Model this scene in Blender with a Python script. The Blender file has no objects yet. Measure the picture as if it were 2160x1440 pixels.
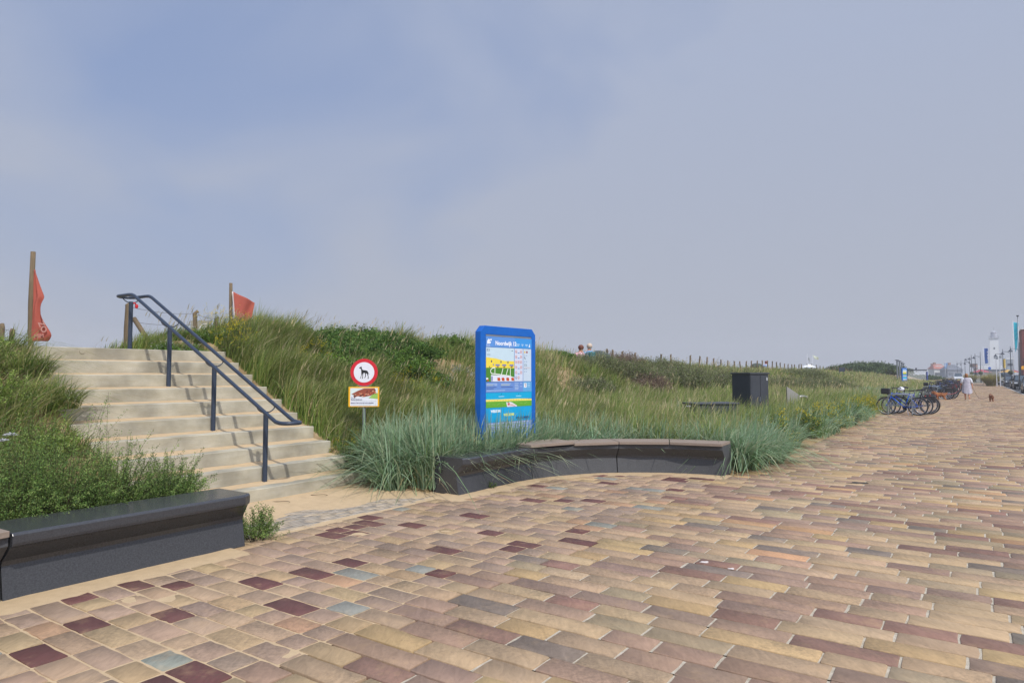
import bpy, bmesh, math, random
import numpy as np
from mathutils import Vector, Matrix, noise as mnoise
R_ = math.radians
random.seed(7); rng = np.random.default_rng(11)
SC = bpy.context.scene; COL = SC.collection
# ------------------------------------------------------------------ camera
EYE = 1.55; FPX = 1420.0; HY = 790.0                       # eye height, focal length and horizon (2160 px wide frame)
PITCH = math.atan((HY - 720) / FPX)
cam = bpy.data.cameras.new('camera'); camo = bpy.data.objects.new('camera', cam); COL.objects.link(camo)
cam.sensor_width = 36; cam.lens = 36 * FPX / 2160; cam.clip_start = .05; cam.clip_end = 6000
camo.location = (0, 0, EYE); camo.rotation_euler = (R_(90) + PITCH, 0, 0)
SC.camera = camo
# ------------------------------------------------------------------ sun and sky
SUN_EL = R_(50); SX, SY = .5, -.866                         # horizontal direction towards the sun (behind the camera, right)
SC.view_settings.view_transform = 'Standard'; SC.view_settings.look = 'None'
SC.view_settings.exposure = 0.0; SC.view_settings.gamma = 1
w = bpy.data.worlds.new('World'); SC.world = w; w.use_nodes = True
nt = w.node_tree; nt.nodes.clear(); N = nt.nodes.new; LK = nt.links.new
out = N('ShaderNodeOutputWorld'); bg = N('ShaderNodeBackground'); bg.inputs[1].default_value = .1
sky = N('ShaderNodeTexSky'); sky.sky_type = 'NISHITA'; sky.sun_disc = False
sky.sun_elevation = SUN_EL; sky.sun_rotation = math.atan2(SX, SY); sky.dust_density = 3; sky.air_density = 1.2; sky.altitude = 0
tc = N('ShaderNodeTexCoord'); mp = N('ShaderNodeMapping'); mp.inputs['Scale'].default_value = (1.0, 1.0, 2.0); mp.inputs['Rotation'].default_value = (0, 0, .5)
n1 = N('ShaderNodeTexNoise'); n1.inputs['Scale'].default_value = 2.3; n1.inputs['Detail'].default_value = 3.5; n1.inputs['Roughness'].default_value = .48; n1.inputs['Distortion'].default_value = .5
LK(tc.outputs['Generated'], mp.inputs[0]); LK(mp.outputs[0], n1.inputs[0])
cr = N('ShaderNodeMapRange'); cr.inputs[1].default_value = .34; cr.inputs[2].default_value = .66; cr.inputs[3].default_value = 0; cr.inputs[4].default_value = 1
LK(n1.outputs[0], cr.inputs[0])
sep = N('ShaderNodeSeparateXYZ'); LK(tc.outputs['Generated'], sep.inputs[0])
# veil of thin high cloud: pale towards the right and the horizon, bluer towards the upper left
veil = N('ShaderNodeMapRange'); veil.inputs[1].default_value = -.55; veil.inputs[2].default_value = .5; veil.inputs[3].default_value = .06; veil.inputs[4].default_value = .72
LK(sep.outputs[0], veil.inputs[0])
low = N('ShaderNodeMapRange'); low.inputs[1].default_value = .0; low.inputs[2].default_value = .38; low.inputs[3].default_value = .55; low.inputs[4].default_value = 0
LK(sep.outputs[2], low.inputs[0])
m1 = N('ShaderNodeMath'); m1.operation = 'MULTIPLY_ADD'; LK(cr.outputs[0], m1.inputs[0]); m1.inputs[1].default_value = .74; LK(veil.outputs[0], m1.inputs[2])
m2 = N('ShaderNodeMath'); m2.operation = 'ADD'; m2.use_clamp = True; LK(m1.outputs[0], m2.inputs[0]); LK(low.outputs[0], m2.inputs[1])
m3 = N('ShaderNodeMath'); m3.operation = 'SUBTRACT'; m3.use_clamp = True; LK(m2.outputs[0], m3.inputs[0]); m3.inputs[1].default_value = .12
mix = N('ShaderNodeMix'); mix.data_type = 'RGBA'; LK(m3.outputs[0], mix.inputs[0])
base = N('ShaderNodeMix'); base.data_type = 'RGBA'; base.inputs[0].default_value = .75; LK(sky.outputs[0], base.inputs[6]); base.inputs[7].default_value = (2.95, 3.85, 6.3, 1)
LK(base.outputs[2], mix.inputs[6]); hcol = N('ShaderNodeMix'); hcol.data_type = 'RGBA'; hcol.inputs[6].default_value = (4.2, 4.75, 6.15, 1); hcol.inputs[7].default_value = (4.55, 4.72, 5.25, 1)
lo2 = N('ShaderNodeMapRange'); lo2.inputs[1].default_value = 0; lo2.inputs[2].default_value = .42; lo2.inputs[3].default_value = 1; lo2.inputs[4].default_value = 0; LK(sep.outputs[2], lo2.inputs[0]); LK(lo2.outputs[0], hcol.inputs[0]); LK(hcol.outputs[2], mix.inputs[7])
# bright haze around the sun, which stands behind the camera
dt = N('ShaderNodeVectorMath'); dt.operation = 'DOT_PRODUCT'; LK(tc.outputs['Generated'], dt.inputs[0]); dt.inputs[1].default_value = (SX * math.cos(SUN_EL), SY * math.cos(SUN_EL), math.sin(SUN_EL))
mr = N('ShaderNodeMapRange'); mr.inputs[1].default_value = .35; mr.inputs[2].default_value = 1; mr.inputs[3].default_value = 1; mr.inputs[4].default_value = 2.4; LK(dt.outputs['Value'], mr.inputs[0])
hz_ = N('ShaderNodeVectorMath'); hz_.operation = 'SCALE'; LK(mix.outputs[2], hz_.inputs[0]); LK(mr.outputs[0], hz_.inputs['Scale'])
LK(hz_.outputs[0], bg.inputs[0]); LK(bg.outputs[0], out.inputs[0])
sl = bpy.data.lights.new('sun', 'SUN'); sl.energy = 3.15; sl.angle = R_(1.4); sl.color = (1, .955, .89)
so = bpy.data.objects.new('sun', sl); COL.objects.link(so)
so.rotation_euler = Vector((SX * math.cos(SUN_EL), SY * math.cos(SUN_EL), math.sin(SUN_EL))).to_track_quat('Z', 'Y').to_euler()
# ------------------------------------------------------------------ frames: p runs along the promenade, s away from it towards the dunes
AZ = R_(34.5); PX, PY = math.sin(AZ), math.cos(AZ); ROT = R_(90) - AZ
def pw(p, s, z=0): return Vector((p * PX - s * PY, p * PY + s * PX, z))
def ps(x, y): return (x * PX + y * PY, -x * PY + y * PX)
def at(px, py, z=0):                                        # ground point of a picture position at height z
    dx = (px - 1080) / FPX; dz = (720 - py) / FPX; c, s_ = math.cos(PITCH), math.sin(PITCH)
    d = Vector((dx, c - dz * s_, s_ + dz * c)); t = (z - EYE) / d.z
    return Vector((0, 0, EYE)) + d * t
def atd(px, py, Y):                                         # point of a picture position at depth Y
    dx = (px - 1080) / FPX; dz = (720 - py) / FPX; c, s_ = math.cos(PITCH), math.sin(PITCH)
    d = Vector((dx, c - dz * s_, s_ + dz * c)); return Vector((0, 0, EYE)) + d * (Y / d.y)
# ------------------------------------------------------------------ materials
def srgb(r, g, b): return tuple(((c / 255) / 12.92 if c / 255 < .04045 else ((c / 255 + .055) / 1.055) ** 2.4) for c in (r, g, b)) + (1,)
def pmat(name, col, rough=.6, metal=0, var=.12, vs=6, bump=0, bs=60, spec=.5, col2=None, detail=5, stretch=None, emit=0):
    m = bpy.data.materials.new(name); m.use_nodes = True; t = m.node_tree; b = t.nodes['Principled BSDF']
    b.inputs['Roughness'].default_value = rough; b.inputs['Metallic'].default_value = metal; b.inputs['Specular IOR Level'].default_value = spec
    tc = t.nodes.new('ShaderNodeTexCoord'); mp = t.nodes.new('ShaderNodeMapping'); t.links.new(tc.outputs['Object'], mp.inputs[0])
    if stretch: mp.inputs['Scale'].default_value = stretch
    n = t.nodes.new('ShaderNodeTexNoise'); n.inputs['Scale'].default_value = vs; n.inputs['Detail'].default_value = detail; n.inputs['Roughness'].default_value = .6
    t.links.new(mp.outputs[0], n.inputs[0])
    r = t.nodes.new('ShaderNodeMapRange'); r.inputs[1].default_value = .3; r.inputs[2].default_value = .7; t.links.new(n.outputs[0], r.inputs[0])
    x = t.nodes.new('ShaderNodeMix'); x.data_type = 'RGBA'; t.links.new(r.outputs[0], x.inputs[0])
    c = col[:3]
    x.inputs[6].default_value = tuple(v * (1 - var) for v in c) + (1,)
    x.inputs[7].default_value = (tuple(v * (1 + var) for v in c) + (1,)) if col2 is None else tuple(col2[:3]) + (1,)
    t.links.new(x.outputs[2], b.inputs['Base Color'])
    if bump:
        n2 = t.nodes.new('ShaderNodeTexNoise'); n2.inputs['Scale'].default_value = bs; n2.inputs['Detail'].default_value = 4
        t.links.new(mp.outputs[0], n2.inputs[0])
        bp = t.nodes.new('ShaderNodeBump'); bp.inputs['Strength'].default_value = bump; bp.inputs['Distance'].default_value = .01
        t.links.new(n2.outputs[0], bp.inputs['Height']); t.links.new(bp.outputs[0], b.inputs['Normal'])
    return m
def vegmat(name, trans=.38, rough=.55):
    m = bpy.data.materials.new(name); m.use_nodes = True; t = m.node_tree; b = t.nodes['Principled BSDF']
    b.inputs['Roughness'].default_value = rough; b.inputs['Specular IOR Level'].default_value = .35
    a = t.nodes.new('ShaderNodeAttribute'); a.attribute_name = 'Col'; t.links.new(a.outputs['Color'], b.inputs['Base Color'])
    tr = t.nodes.new('ShaderNodeBsdfTranslucent'); t.links.new(a.outputs['Color'], tr.inputs['Color'])
    x = t.nodes.new('ShaderNodeMixShader'); x.inputs[0].default_value = trans
    t.links.new(b.outputs[0], x.inputs[1]); t.links.new(tr.outputs[0], x.inputs[2])
    t.links.new(x.outputs[0], t.nodes['Material Output'].inputs[0]); return m
VEG = vegmat('foliage')
# ------------------------------------------------------------------ object helpers
def tag(o, label=None, cat=None, group=None, kind=None):
    if label: o['label'] = label
    if cat: o['category'] = cat
    if group: o['group'] = group
    if kind: o['kind'] = kind
    return o
def thing(name, label, cat, loc=(0, 0, 0), rz=0, group=None):
    o = bpy.data.objects.new(name, None); COL.objects.link(o); o.location = loc; o.rotation_euler = (0, 0, rz); o.empty_display_size = .1
    return tag(o, label, cat, group)
def obj(name, me, m=None, parent=None, smooth=False):
    o = bpy.data.objects.new(name, me); COL.objects.link(o)
    if m is not None:
        for k in (m if isinstance(m, (list, tuple)) else [m]): me.materials.append(k)
    if smooth: me.polygons.foreach_set('use_smooth', [True] * len(me.polygons))
    if parent: o.parent = parent
    return o
def npmesh(name, V, loops, sizes, col=None, matidx=None):
    me = bpy.data.meshes.new(name); V = np.asarray(V, dtype=np.float32)
    me.vertices.add(len(V)); me.vertices.foreach_set('co', V.ravel())
    loops = np.asarray(loops, dtype=np.int32).ravel(); sizes = np.asarray(sizes, dtype=np.int32)
    me.loops.add(len(loops)); me.loops.foreach_set('vertex_index', loops)
    me.polygons.add(len(sizes)); st = np.concatenate([[0], np.cumsum(sizes)[:-1]]).astype(np.int32)
    me.polygons.foreach_set('loop_start', st); me.polygons.foreach_set('loop_total', sizes)
    if matidx is not None: me.polygons.foreach_set('material_index', np.asarray(matidx, dtype=np.int32))
    if col is not None:
        a = me.color_attributes.new('Col', 'FLOAT_COLOR', 'POINT'); c = np.ones((len(V), 4), dtype=np.float32); c[:, :3] = col
        a.data.foreach_set('color', c.ravel())
    me.update(calc_edges=True); me.validate(); return me
class MB:
    def __init__(s): s.v = []; s.f = []; s.m = []; s.mi = 0
    def add(s, V, F):
        b = len(s.v); s.v += [tuple(x) for x in V]; s.f += [tuple(i + b for i in f) for f in F]; s.m += [s.mi] * len(F); return s
    def box(s, x0, x1, y0, y1, z0, z1, rot=None, at=(0, 0, 0)):
        V = [Vector((x, y, z)) for z in (z0, z1) for y in (y0, y1) for x in (x0, x1)]
        if rot is not None: V = [rot @ v for v in V]
        V = [v + Vector(at) for v in V]
        return s.add(V, [(0, 2, 3, 1), (4, 5, 7, 6), (0, 1, 5, 4), (2, 6, 7, 3), (0, 4, 6, 2), (1, 3, 7, 5)])
    def tube(s, pts, r, n=8, closed=False, cap=True):
        pts = [Vector(p) for p in pts]; L = len(pts); rr = r if isinstance(r, (list, tuple)) else [r] * L
        T = []
        for i in range(L):
            a = pts[(i - 1) % L] if (i > 0 or closed) else pts[i]; b = pts[(i + 1) % L] if (i < L - 1 or closed) else pts[i]
            T.append((b - a).normalized())
        u = T[0].orthogonal().normalized(); V = []
        for i in range(L):
            u = (u - T[i] * u.dot(T[i])).normalized(); w_ = T[i].cross(u)
            for k in range(n):
                a = 2 * math.pi * k / n; V.append(pts[i] + (u * math.cos(a) + w_ * math.sin(a)) * rr[i])
        F = []
        for i in range(L if closed else L - 1):
            j = (i + 1) % L
            for k in range(n): F.append((i * n + k, i * n + (k + 1) % n, j * n + (k + 1) % n, j * n + k))
        if cap and not closed: F.append(tuple(range(n))[::-1]); F.append(tuple(range((L - 1) * n, L * n)))
        return s.add(V, F)
    def cyl(s, c, r, z0, z1, n=16, r2=None):
        c = Vector((c[0], c[1], 0)); return s.tube([c + Vector((0, 0, z0)), c + Vector((0, 0, z1))], [r, r if r2 is None else r2], n)
    def prism(s, poly, mapf, d0, d1):                        # poly in 2-D, mapf(a, b, d) -> 3-D
        n = len(poly); V = [mapf(a, b, d) for d in (d0, d1) for a, b in poly]
        return s.add(V, [tuple(range(n))[::-1], tuple(range(n, 2 * n))] + [(k, (k + 1) % n, n + (k + 1) % n, n + k) for k in range(n)])
    def ball(s, c, r, n=8, sc=(1, 1, 1)):
        V = []; F = []
        for i in range(1, n):
            for k in range(n * 2):
                a = math.pi * i / n; b = math.pi * k / n
                V.append((c[0] + r * sc[0] * math.sin(a) * math.cos(b), c[1] + r * sc[1] * math.sin(a) * math.sin(b), c[2] + r * sc[2] * math.cos(a)))
        for i in range(n - 2):
            for k in range(2 * n): F.append((i * 2 * n + k, (i + 1) * 2 * n + k, (i + 1) * 2 * n + (k + 1) % (2 * n), i * 2 * n + (k + 1) % (2 * n)))
        b = len(V); V += [(c[0], c[1], c[2] + r * sc[2]), (c[0], c[1], c[2] - r * sc[2])]
        for k in range(2 * n): F.append((b, k, (k + 1) % (2 * n))); F.append((b + 1, (n - 2) * 2 * n + (k + 1) % (2 * n), (n - 2) * 2 * n + k))
        return s.add(V, F)
    def build(s, name, m, parent=None, smooth=False, bevel=0, seg=2, sub=0, loc=None):
        me = bpy.data.meshes.new(name); me.from_pydata(s.v, [], s.f)
        bm = bmesh.new(); bm.from_mesh(me); bmesh.ops.recalc_face_normals(bm, faces=bm.faces); bm.to_mesh(me); bm.free()
        me.polygons.foreach_set('material_index', s.m); me.update()
        o = obj(name, me, m, parent, smooth)
        if bevel:
            b = o.modifiers.new('b', 'BEVEL'); b.width = bevel; b.segments = seg; b.limit_method = 'ANGLE'; b.angle_limit = R_(40)
        if loc is not None: o.location = loc
        return o
def copy_tree(o, parent=None):
    c = o.copy(); COL.objects.link(c); c.parent = parent
    for ch in list(CH.get(o.name, [])): copy_tree(ch, c)
    return c
CH = {}
def index_children():
    CH.clear()
    for o in bpy.data.objects:
        if o.parent: CH.setdefault(o.parent.name, []).append(o)
def smooth_path(pts, k=3):                                  # Chaikin corner cutting
    pts = [Vector(p) for p in pts]
    for _ in range(k):
        q = [pts[0]]
        for a, b in zip(pts[:-1], pts[1:]): q += [a * .75 + b * .25, a * .25 + b * .75]
        pts = q + [pts[-1]]
    return pts
def nz(x, y, sc, o=0.0):
    return np.array([mnoise.noise(Vector((a * sc + o, b * sc - o, o))) for a, b in zip(np.ravel(x), np.ravel(y))]).reshape(np.shape(x))
# ------------------------------------------------------------------ terrain
def sst(a, b, x): t = np.clip((x - a) / (b - a), 0, 1); return t * t * (3 - 2 * t)
S0, P_L, P_R, RISE, TREAD = 6.675, 3.50, 6.69, .194, .385    # stairs: step k has its edge at s = S0 + k*TREAD
BCP, BCS, BR = 8.0, 3.1, 2.4                                # right bench: centre and radius of its arc
def edge_s(p):                                              # where planting begins, seen from the promenade
    p = np.asarray(p, dtype=float)
    arcR = BCS + np.sqrt(np.maximum(0, (BR + .45) ** 2 - np.clip(p - BCP, 0, BR + .45) ** 2))
    e = np.where((p > P_R - .1) & (p < BCP + BR + .45), np.where(p < BCP, BCS + BR + .45, arcR), 3.0)
    e = np.where(p >= P_R - .1, e, 5.95)
    return np.maximum(e, 3.0)
def terr(p, s):
    p = np.asarray(p, dtype=float); s = np.asarray(s, dtype=float)
    slope = .504 * (s - S0)
    near = np.clip(slope - .10, .06, 2.05) + .12 * sst(10.6, 11.6, s) - 2.6 * sst(12.6, 19, s)
    far = .02 + .10 * sst(0, .6, s - edge_s(p)) + .28 * sst(4, 9, s) + (1.95 - .46 * sst(14, 25, p) - .22 * sst(25, 42, p)) * sst(8.6, 13.4, s) + .1 * np.sin(p * .35) * sst(9, 13, s) - 2.6 * sst(15.5, 24, s)
    b = sst(7.6, 13.0, p)
    z = near * (1 - b) + far * b
    z = z - .30 * sst(60, 140, p) * sst(9, 13, s)
    left = np.clip(.504 * (s - 6.45),   .30, 1.88) - .10 * sst(9.6, 10.4, s) - 2.6 * sst(12.0, 19, s) + .12 * sst(2.5, 1.0, p)
    z = np.where(p < 5, left, z)
    on = (p > P_L - .02) & (p < P_R + .02)
    st = np.where(s < S0 + 10 * TREAD + .6, np.minimum(slope - .75, 1.4), np.where(p > 5.45, 1.84 + .06 * sst(11, 12, s), 1.90 - .55 * sst(11.2, 12.6, s)) - 3.0 * sst(12.5, 20, s))
    z = np.where(on, np.where(s < S0 + .2, -.08, st), z)
    e = edge_s(p)
    z = np.where((s < e) & ~on, -.09, z)
    return z
def terrw(x, y): p, s = ps(x, y); return terr(p, s)
def grid_terrain(name, pv, sv, m):
    Pg, Sg = np.meshgrid(pv, sv, indexing='ij'); Z = terr(Pg, Sg)
    X = Pg * PX - Sg * PY; Y = Pg * PY + Sg * PX
    nzv = nz(X, Y, .9) * .09 + nz(X, Y, 3.1, 5) * .03
    on = (Z < -.05) | ((Pg > P_L - .02) & (Pg < P_R + .02))
    Z = Z + np.where(on, 0, nzv * np.clip((Sg - edge_s(Pg)) / 1.2, 0, 1))
    V = np.stack([X, Y, Z], -1).reshape(-1, 3); a, b = Pg.shape
    I = np.arange(a * b).reshape(a, b); F = np.stack([I[:-1, :-1], I[1:, :-1], I[1:, 1:], I[:-1, 1:]], -1).reshape(-1, 4)
    me = npmesh(name, V, F, [4] * len(F)); return obj(name, me, m, smooth=True)
M_sandground = pmat('dune_sand', srgb(190, 166, 130), .95, var=.2, vs=1.7, bump=.6, bs=22, col2=srgb(118, 98, 62), spec=.1)
M_sand = pmat('drift_sand', srgb(190, 166, 132), .95, var=.08, vs=9, bump=.5, bs=60, spec=.1)
pv = np.unique(np.concatenate([np.arange(-3, 3.4, .3), [P_L - .03, P_L - .02, P_L], np.arange(3.6, 16, .16), [P_R, P_R + .02, P_R + .04], np.arange(16, 40, .5), np.arange(40, 260, 4)]))
sv = np.unique(np.concatenate([np.arange(2.5, 14, .14), np.arange(14, 40, .8)]))
tag(grid_terrain('dune', pv, sv, M_sandground), kind='structure')
g = MB().add([(-590, -110, -.35), (990, -110, -.35), (990, 990, -.35), (-590, 990, -.35)], [(0, 1, 2, 3)]).build('ground', pmat('far_ground', (.16, .15, .11, 1), .95, vs=.05))
tag(g, kind='structure')
# ------------------------------------------------------------------ promenade: stones laid in courses across it
PAL_B = [((184, 156, 124), 6), ((192, 164, 126), 6), ((174, 142, 120), 5), ((160, 132, 116), 3.4), ((152, 116, 102), 2.8), ((194, 163, 114), 3.6), ((196, 152, 108), 1.0), ((140, 126, 114), 1.3), ((172, 153, 122), 3)]
PAL_A = [((182, 154, 124), 6), ((174, 146, 124), 6), ((164, 140, 122), 5), ((184, 157, 118), 2.5), ((112, 72, 70), 3.3), ((150, 151, 142), 1.4), ((188, 148, 114), .7)]
def pal(P, n):
    c = np.array([srgb(*x[0])[:3] for x in P]); c = (c * .86 + c @ np.array([.3, .5, .2])[:, None] * .14) * .87 * np.array([[1.01, .97, .895]]); w_ = np.array([x[1] for x in P], float); w_ /= w_.sum()
    k = rng.choice(len(P), n, p=w_); return c[k] * (1 + rng.normal(0, .05, (n, 1))) * (1 + rng.normal(0, .012, (n, 3)))
def lay(p0, p1, qa, qb, lens, pal_, gapb, gaph, wbase, split=None):
    rows = []; p = p0
    while p < p1:
        wd = wbase + rng.normal(0, .007); q = qa - rng.random() * lens[0] * .5; first = True
        while q < qb:
            L = rng.uniform(*(lens if q > -3.25 or split is None else split)) * (1.25 if rng.random() < .12 else 1)
            a = max(q, qa); b = min(q + L, qb)
            if b - a > .07: rows.append((p + gapb / 2, p + wd - gapb / 2, a + gaph / 2, b - gaph / 2))
            q += L
        p += wd
    A = np.array(rows); n = len(A)
    return A, pal(pal_, n)
def stones(A, C, name, m, detail):
    n = len(A); p0, p1, a, b = A.T
    if detail:                                              # irregular cleft outline, 14 points, worn upper edge
        T = [(0, 0), (.25, 0), (.5, 0), (.75, 0), (1, 0), (1, 0), (1, .5), (1, 1), (1, 1), (.75, 1), (.5, 1), (.25, 1), (0, 1), (0, 1), (0, .5), (0, 0)]
        O = np.array([(1, 0), (0, 0), (0, 0), (0, 0), (-1, 0), (0, 1), (0, 0), (0, -1), (-1, 0), (0, 0), (0, 0), (0, 0), (1, 0), (0, -1), (0, 0), (0, 1)]) * .007
    else: T = [(0, 0), (1, 0), (1, 1), (0, 1)]; O = np.zeros((4, 2))
    K = len(T); T = np.array(T); js = np.where(abs(O).sum(1) > 0, .0014, .0028)[None, :] if detail else .0015
    qq = a[:, None] + (b - a)[:, None] * T[None, :, 0] + O[None, :, 0] + rng.normal(0, 1, (n, K)) * js; pp = p0[:, None] + (p1 - p0)[:, None] * T[None, :, 1] + O[None, :, 1] + rng.normal(0, 1, (n, K)) * js
    zc = rng.normal(0, .0012, n); tq = rng.normal(0, .0016, n); tp = rng.normal(0, .002, n)
    cq = (a + b) / 2; cp = (p0 + p1) / 2
    z = zc[:, None] + (qq - cq[:, None]) * tq[:, None] + (pp - cp[:, None]) * tp[:, None]
    ins = .003 if detail else .002
    qi = qq - np.sign(qq - cq[:, None]) * np.minimum(ins, .5 * abs(qq - cq[:, None])); pi = pp - np.sign(pp - cp[:, None]) * np.minimum(ins, .5 * abs(pp - cp[:, None]))
    def W(p, q, z): return np.stack([p * PX + q * PY, p * PY - q * PX, z], -1)
    V = np.concatenate([W(pi, qi, z), W(pp, qq, z - .0035), W(pp, qq, np.full_like(z, -.03))], 1)      # n,3K,3
    base = (np.arange(n) * 3 * K)[:, None]
    top = base + np.arange(K)[None, :]; k = np.arange(K); k2 = (k + 1) % K
    s1 = np.stack([base + K + k, base + K + k2, base + k2, base + k], -1); s2 = np.stack([base + 2 * K + k, base + 2 * K + k2, base + K + k2, base + K + k], -1)
    loops = np.concatenate([top.reshape(n, -1), s1.reshape(n, -1), s2.reshape(n, -1)], 1).ravel()
    sizes = np.tile(np.array([K] + [4] * (2 * K)), n)
    me = npmesh(name, V.reshape(-1, 3), loops, sizes, np.repeat(C, 3 * K, 0)); return obj(name, me, m)
def stone_mat():
    m = bpy.data.materials.new('sandstone_setts'); m.use_nodes = True; t = m.node_tree; b = t.nodes['Principled BSDF']; nn = t.nodes.new; l = t.links.new
    a = nn('ShaderNodeAttribute'); a.attribute_name = 'Col'; tc = nn('ShaderNodeTexCoord')
    mp = nn('ShaderNodeMapping'); mp.inputs['Rotation'].default_value = (0, 0, -ROT + .25); mp.inputs['Scale'].default_value = (2.2, .7, 1); l(tc.outputs['Object'], mp.inputs[0])
    n = nn('ShaderNodeTexNoise'); n.inputs['Scale'].default_value = 9; n.inputs['Detail'].default_value = 9; n.inputs['Roughness'].default_value = .62; n.inputs['Distortion'].default_value = 1.6; l(mp.outputs[0], n.inputs[0])
    r = nn('ShaderNodeMapRange'); r.inputs[1].default_value = .3; r.inputs[2].default_value = .7; r.inputs[3].default_value = .82; r.inputs[4].default_value = 1.13; l(n.outputs[0], r.inputs[0])
    v = nn('ShaderNodeMix'); v.data_type = 'RGBA'; v.blend_type = 'MULTIPLY'; v.inputs[0].default_value = 1; l(a.outputs['Color'], v.inputs[6]); l(r.outputs[0], v.inputs[7])
    n2 = nn('ShaderNodeTexNoise'); n2.inputs['Scale'].default_value = 38; n2.inputs['Detail'].default_value = 6; n2.inputs['Roughness'].default_value = .75; l(tc.outputs['Object'], n2.inputs[0])
    n3 = nn('ShaderNodeTexNoise'); n3.inputs['Scale'].default_value = 1.6; n3.inputs['Detail'].default_value = 3; l(tc.outputs['Object'], n3.inputs[0])
    mm = nn('ShaderNodeMath'); mm.operation = 'MULTIPLY'; l(n2.outputs[0], mm.inputs[0]); l(n3.outputs[0], mm.inputs[1])
    r2 = nn('ShaderNodeMapRange'); r2.inputs[1].default_value = .25; r2.inputs[2].default_value = .37; r2.inputs[3].default_value = 0; r2.inputs[4].default_value = .42; l(mm.outputs[0], r2.inputs[0])
    v2 = nn('ShaderNodeMix'); v2.data_type = 'RGBA'; l(r2.outputs[0], v2.inputs[0]); l(v.outputs[2], v2.inputs[6]); v2.inputs[7].default_value = srgb(96, 84, 70)
    # wind-blown sand film and rusty tints
    n4 = nn('ShaderNodeTexNoise'); n4.inputs['Scale'].default_value = 4.5; n4.inputs['Detail'].default_value = 6; n4.inputs['Roughness'].default_value = .7; l(tc.outputs['Object'], n4.inputs[0])
    r4 = nn('ShaderNodeMapRange'); r4.inputs[1].default_value = .52; r4.inputs[2].default_value = .75; r4.inputs[3].default_value = 0; r4.inputs[4].default_value = .4; l(n4.outputs[0], r4.inputs[0])
    v3 = nn('ShaderNodeMix'); v3.data_type = 'RGBA'; l(r4.outputs[0], v3.inputs[0]); l(v2.outputs[2], v3.inputs[6]); v3.inputs[7].default_value = srgb(190, 158, 118)
    n5 = nn('ShaderNodeTexNoise'); n5.inputs['Scale'].default_value = .55; n5.inputs['Detail'].default_value = 4; l(tc.outputs['Object'], n5.inputs[0])
    r5 = nn('ShaderNodeMapRange'); r5.inputs[1].default_value = .35; r5.inputs[2].default_value = .65; r5.inputs[3].default_value = .86; r5.inputs[4].default_value = 1.08; l(n5.outputs[0], r5.inputs[0])
    v5 = nn('ShaderNodeMix'); v5.data_type = 'RGBA'; v5.blend_type = 'MULTIPLY'; v5.inputs[0].default_value = 1; l(v3.outputs[2], v5.inputs[6]); l(r5.outputs[0], v5.inputs[7])
    l(v5.outputs[2], b.inputs['Base Color']); b.inputs['Roughness'].default_value = .72; b.inputs['Specular IOR Level'].default_value = .3
    ad = nn('ShaderNodeMath'); ad.operation = 'MULTIPLY_ADD'; l(n2.outputs[0], ad.inputs[0]); ad.inputs[1].default_value = .5; l(n.outputs[0], ad.inputs[2])
    bp = nn('ShaderNodeBump'); bp.inputs['Strength'].default_value = .30; bp.inputs['Distance'].default_value = .005; l(ad.outputs[0], bp.inputs['Height']); l(bp.outputs[0], b.inputs['Normal'])
    return m
M_stone = stone_mat()
QR = 3.0
A0, C0 = lay(-1.5, 10.6, -5.6, QR, (.30, .55), PAL_B, .009, .015, .190, (.20, .40))
zq = (A0[:, 2] + A0[:, 3]) / 2 + rng.normal(0, .12, len(A0)) < -3.15; zl = A0[:, 2] < -3.1
C0[zq] = pal(PAL_A, int(zq.sum())); A0[zl, 0] += .003; A0[zl, 1] -= .003
A1, C1 = A0[zl], C0[zl]
# keep the recess inside the two benches
keep = np.array([not (((x0 + x1) / 2 > BCP) and math.hypot((x0 + x1) / 2 - BCP, -(a + b) / 2 - BCS) > BR + .15) for x0, x1, a, b in A1]); A1, C1 = A1[keep], C1[keep]
tag(stones(A1, C1, 'plaza', M_stone, True), kind='structure')
A2b, C2b = lay(float(A0[-1, 1]) + .006, 24, -3.1, QR, (.30, .55), PAL_B, .009, .015, .190)
A2 = np.concatenate([A0[~zl], A2b]); C2 = np.concatenate([C0[~zl], C2b])
tag(stones(A2, C2, 'promenade', M_stone, True), kind='structure')
A3, C3 = lay(24, 150, -3.1, QR, (.32, .58), PAL_B, .008, .018, .19)
tag(stones(A3, C3, 'promenade_far', M_stone, False), kind='structure')
# mortar bed under the promenade, sand bed under the recess
M_mortar = pmat('pale_mortar', srgb(184, 172, 150), .95, var=.15, vs=14, bump=.8, bs=150, spec=.1, col2=srgb(206, 196, 178))
def quad_sheet(name, p0, p1, s0, s1, z, m, kind='structure'):
    return tag(MB().add([pw(p0, s0, z), pw(p1, s0, z), pw(p1, s1, z), pw(p0, s1, z)], [(0, 1, 2, 3)]).build(name, m), kind=kind)
quad_sheet('mortar_bed', -4, 150, -QR, 3.1, -.024, M_mortar)
def headjoints(A, name, zt):                                # pale mortar between stone ends
    n = len(A); a = A[:, 3] - .004; b = A[:, 3] + .019; zz = rng.uniform(zt - .002, zt + .001, n)
    P4 = np.stack([A[:, 0] + .002, A[:, 1] - .002, A[:, 1] - .002, A[:, 0] + .002], 1); Q4 = np.stack([a, a, b, b], 1)
    V = np.stack([P4 * PX + Q4 * PY, P4 * PY - Q4 * PX, np.repeat(zz[:, None], 4, 1)], -1).reshape(-1, 3)
    return tag(obj(name, npmesh(name, V, np.arange(4 * n), np.full(n, 4)), M_mortar), kind='structure')
headjoints(A2, 'mortar_joints', -.0055); headjoints(A3, 'mortar_joints_far', -.003)
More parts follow.
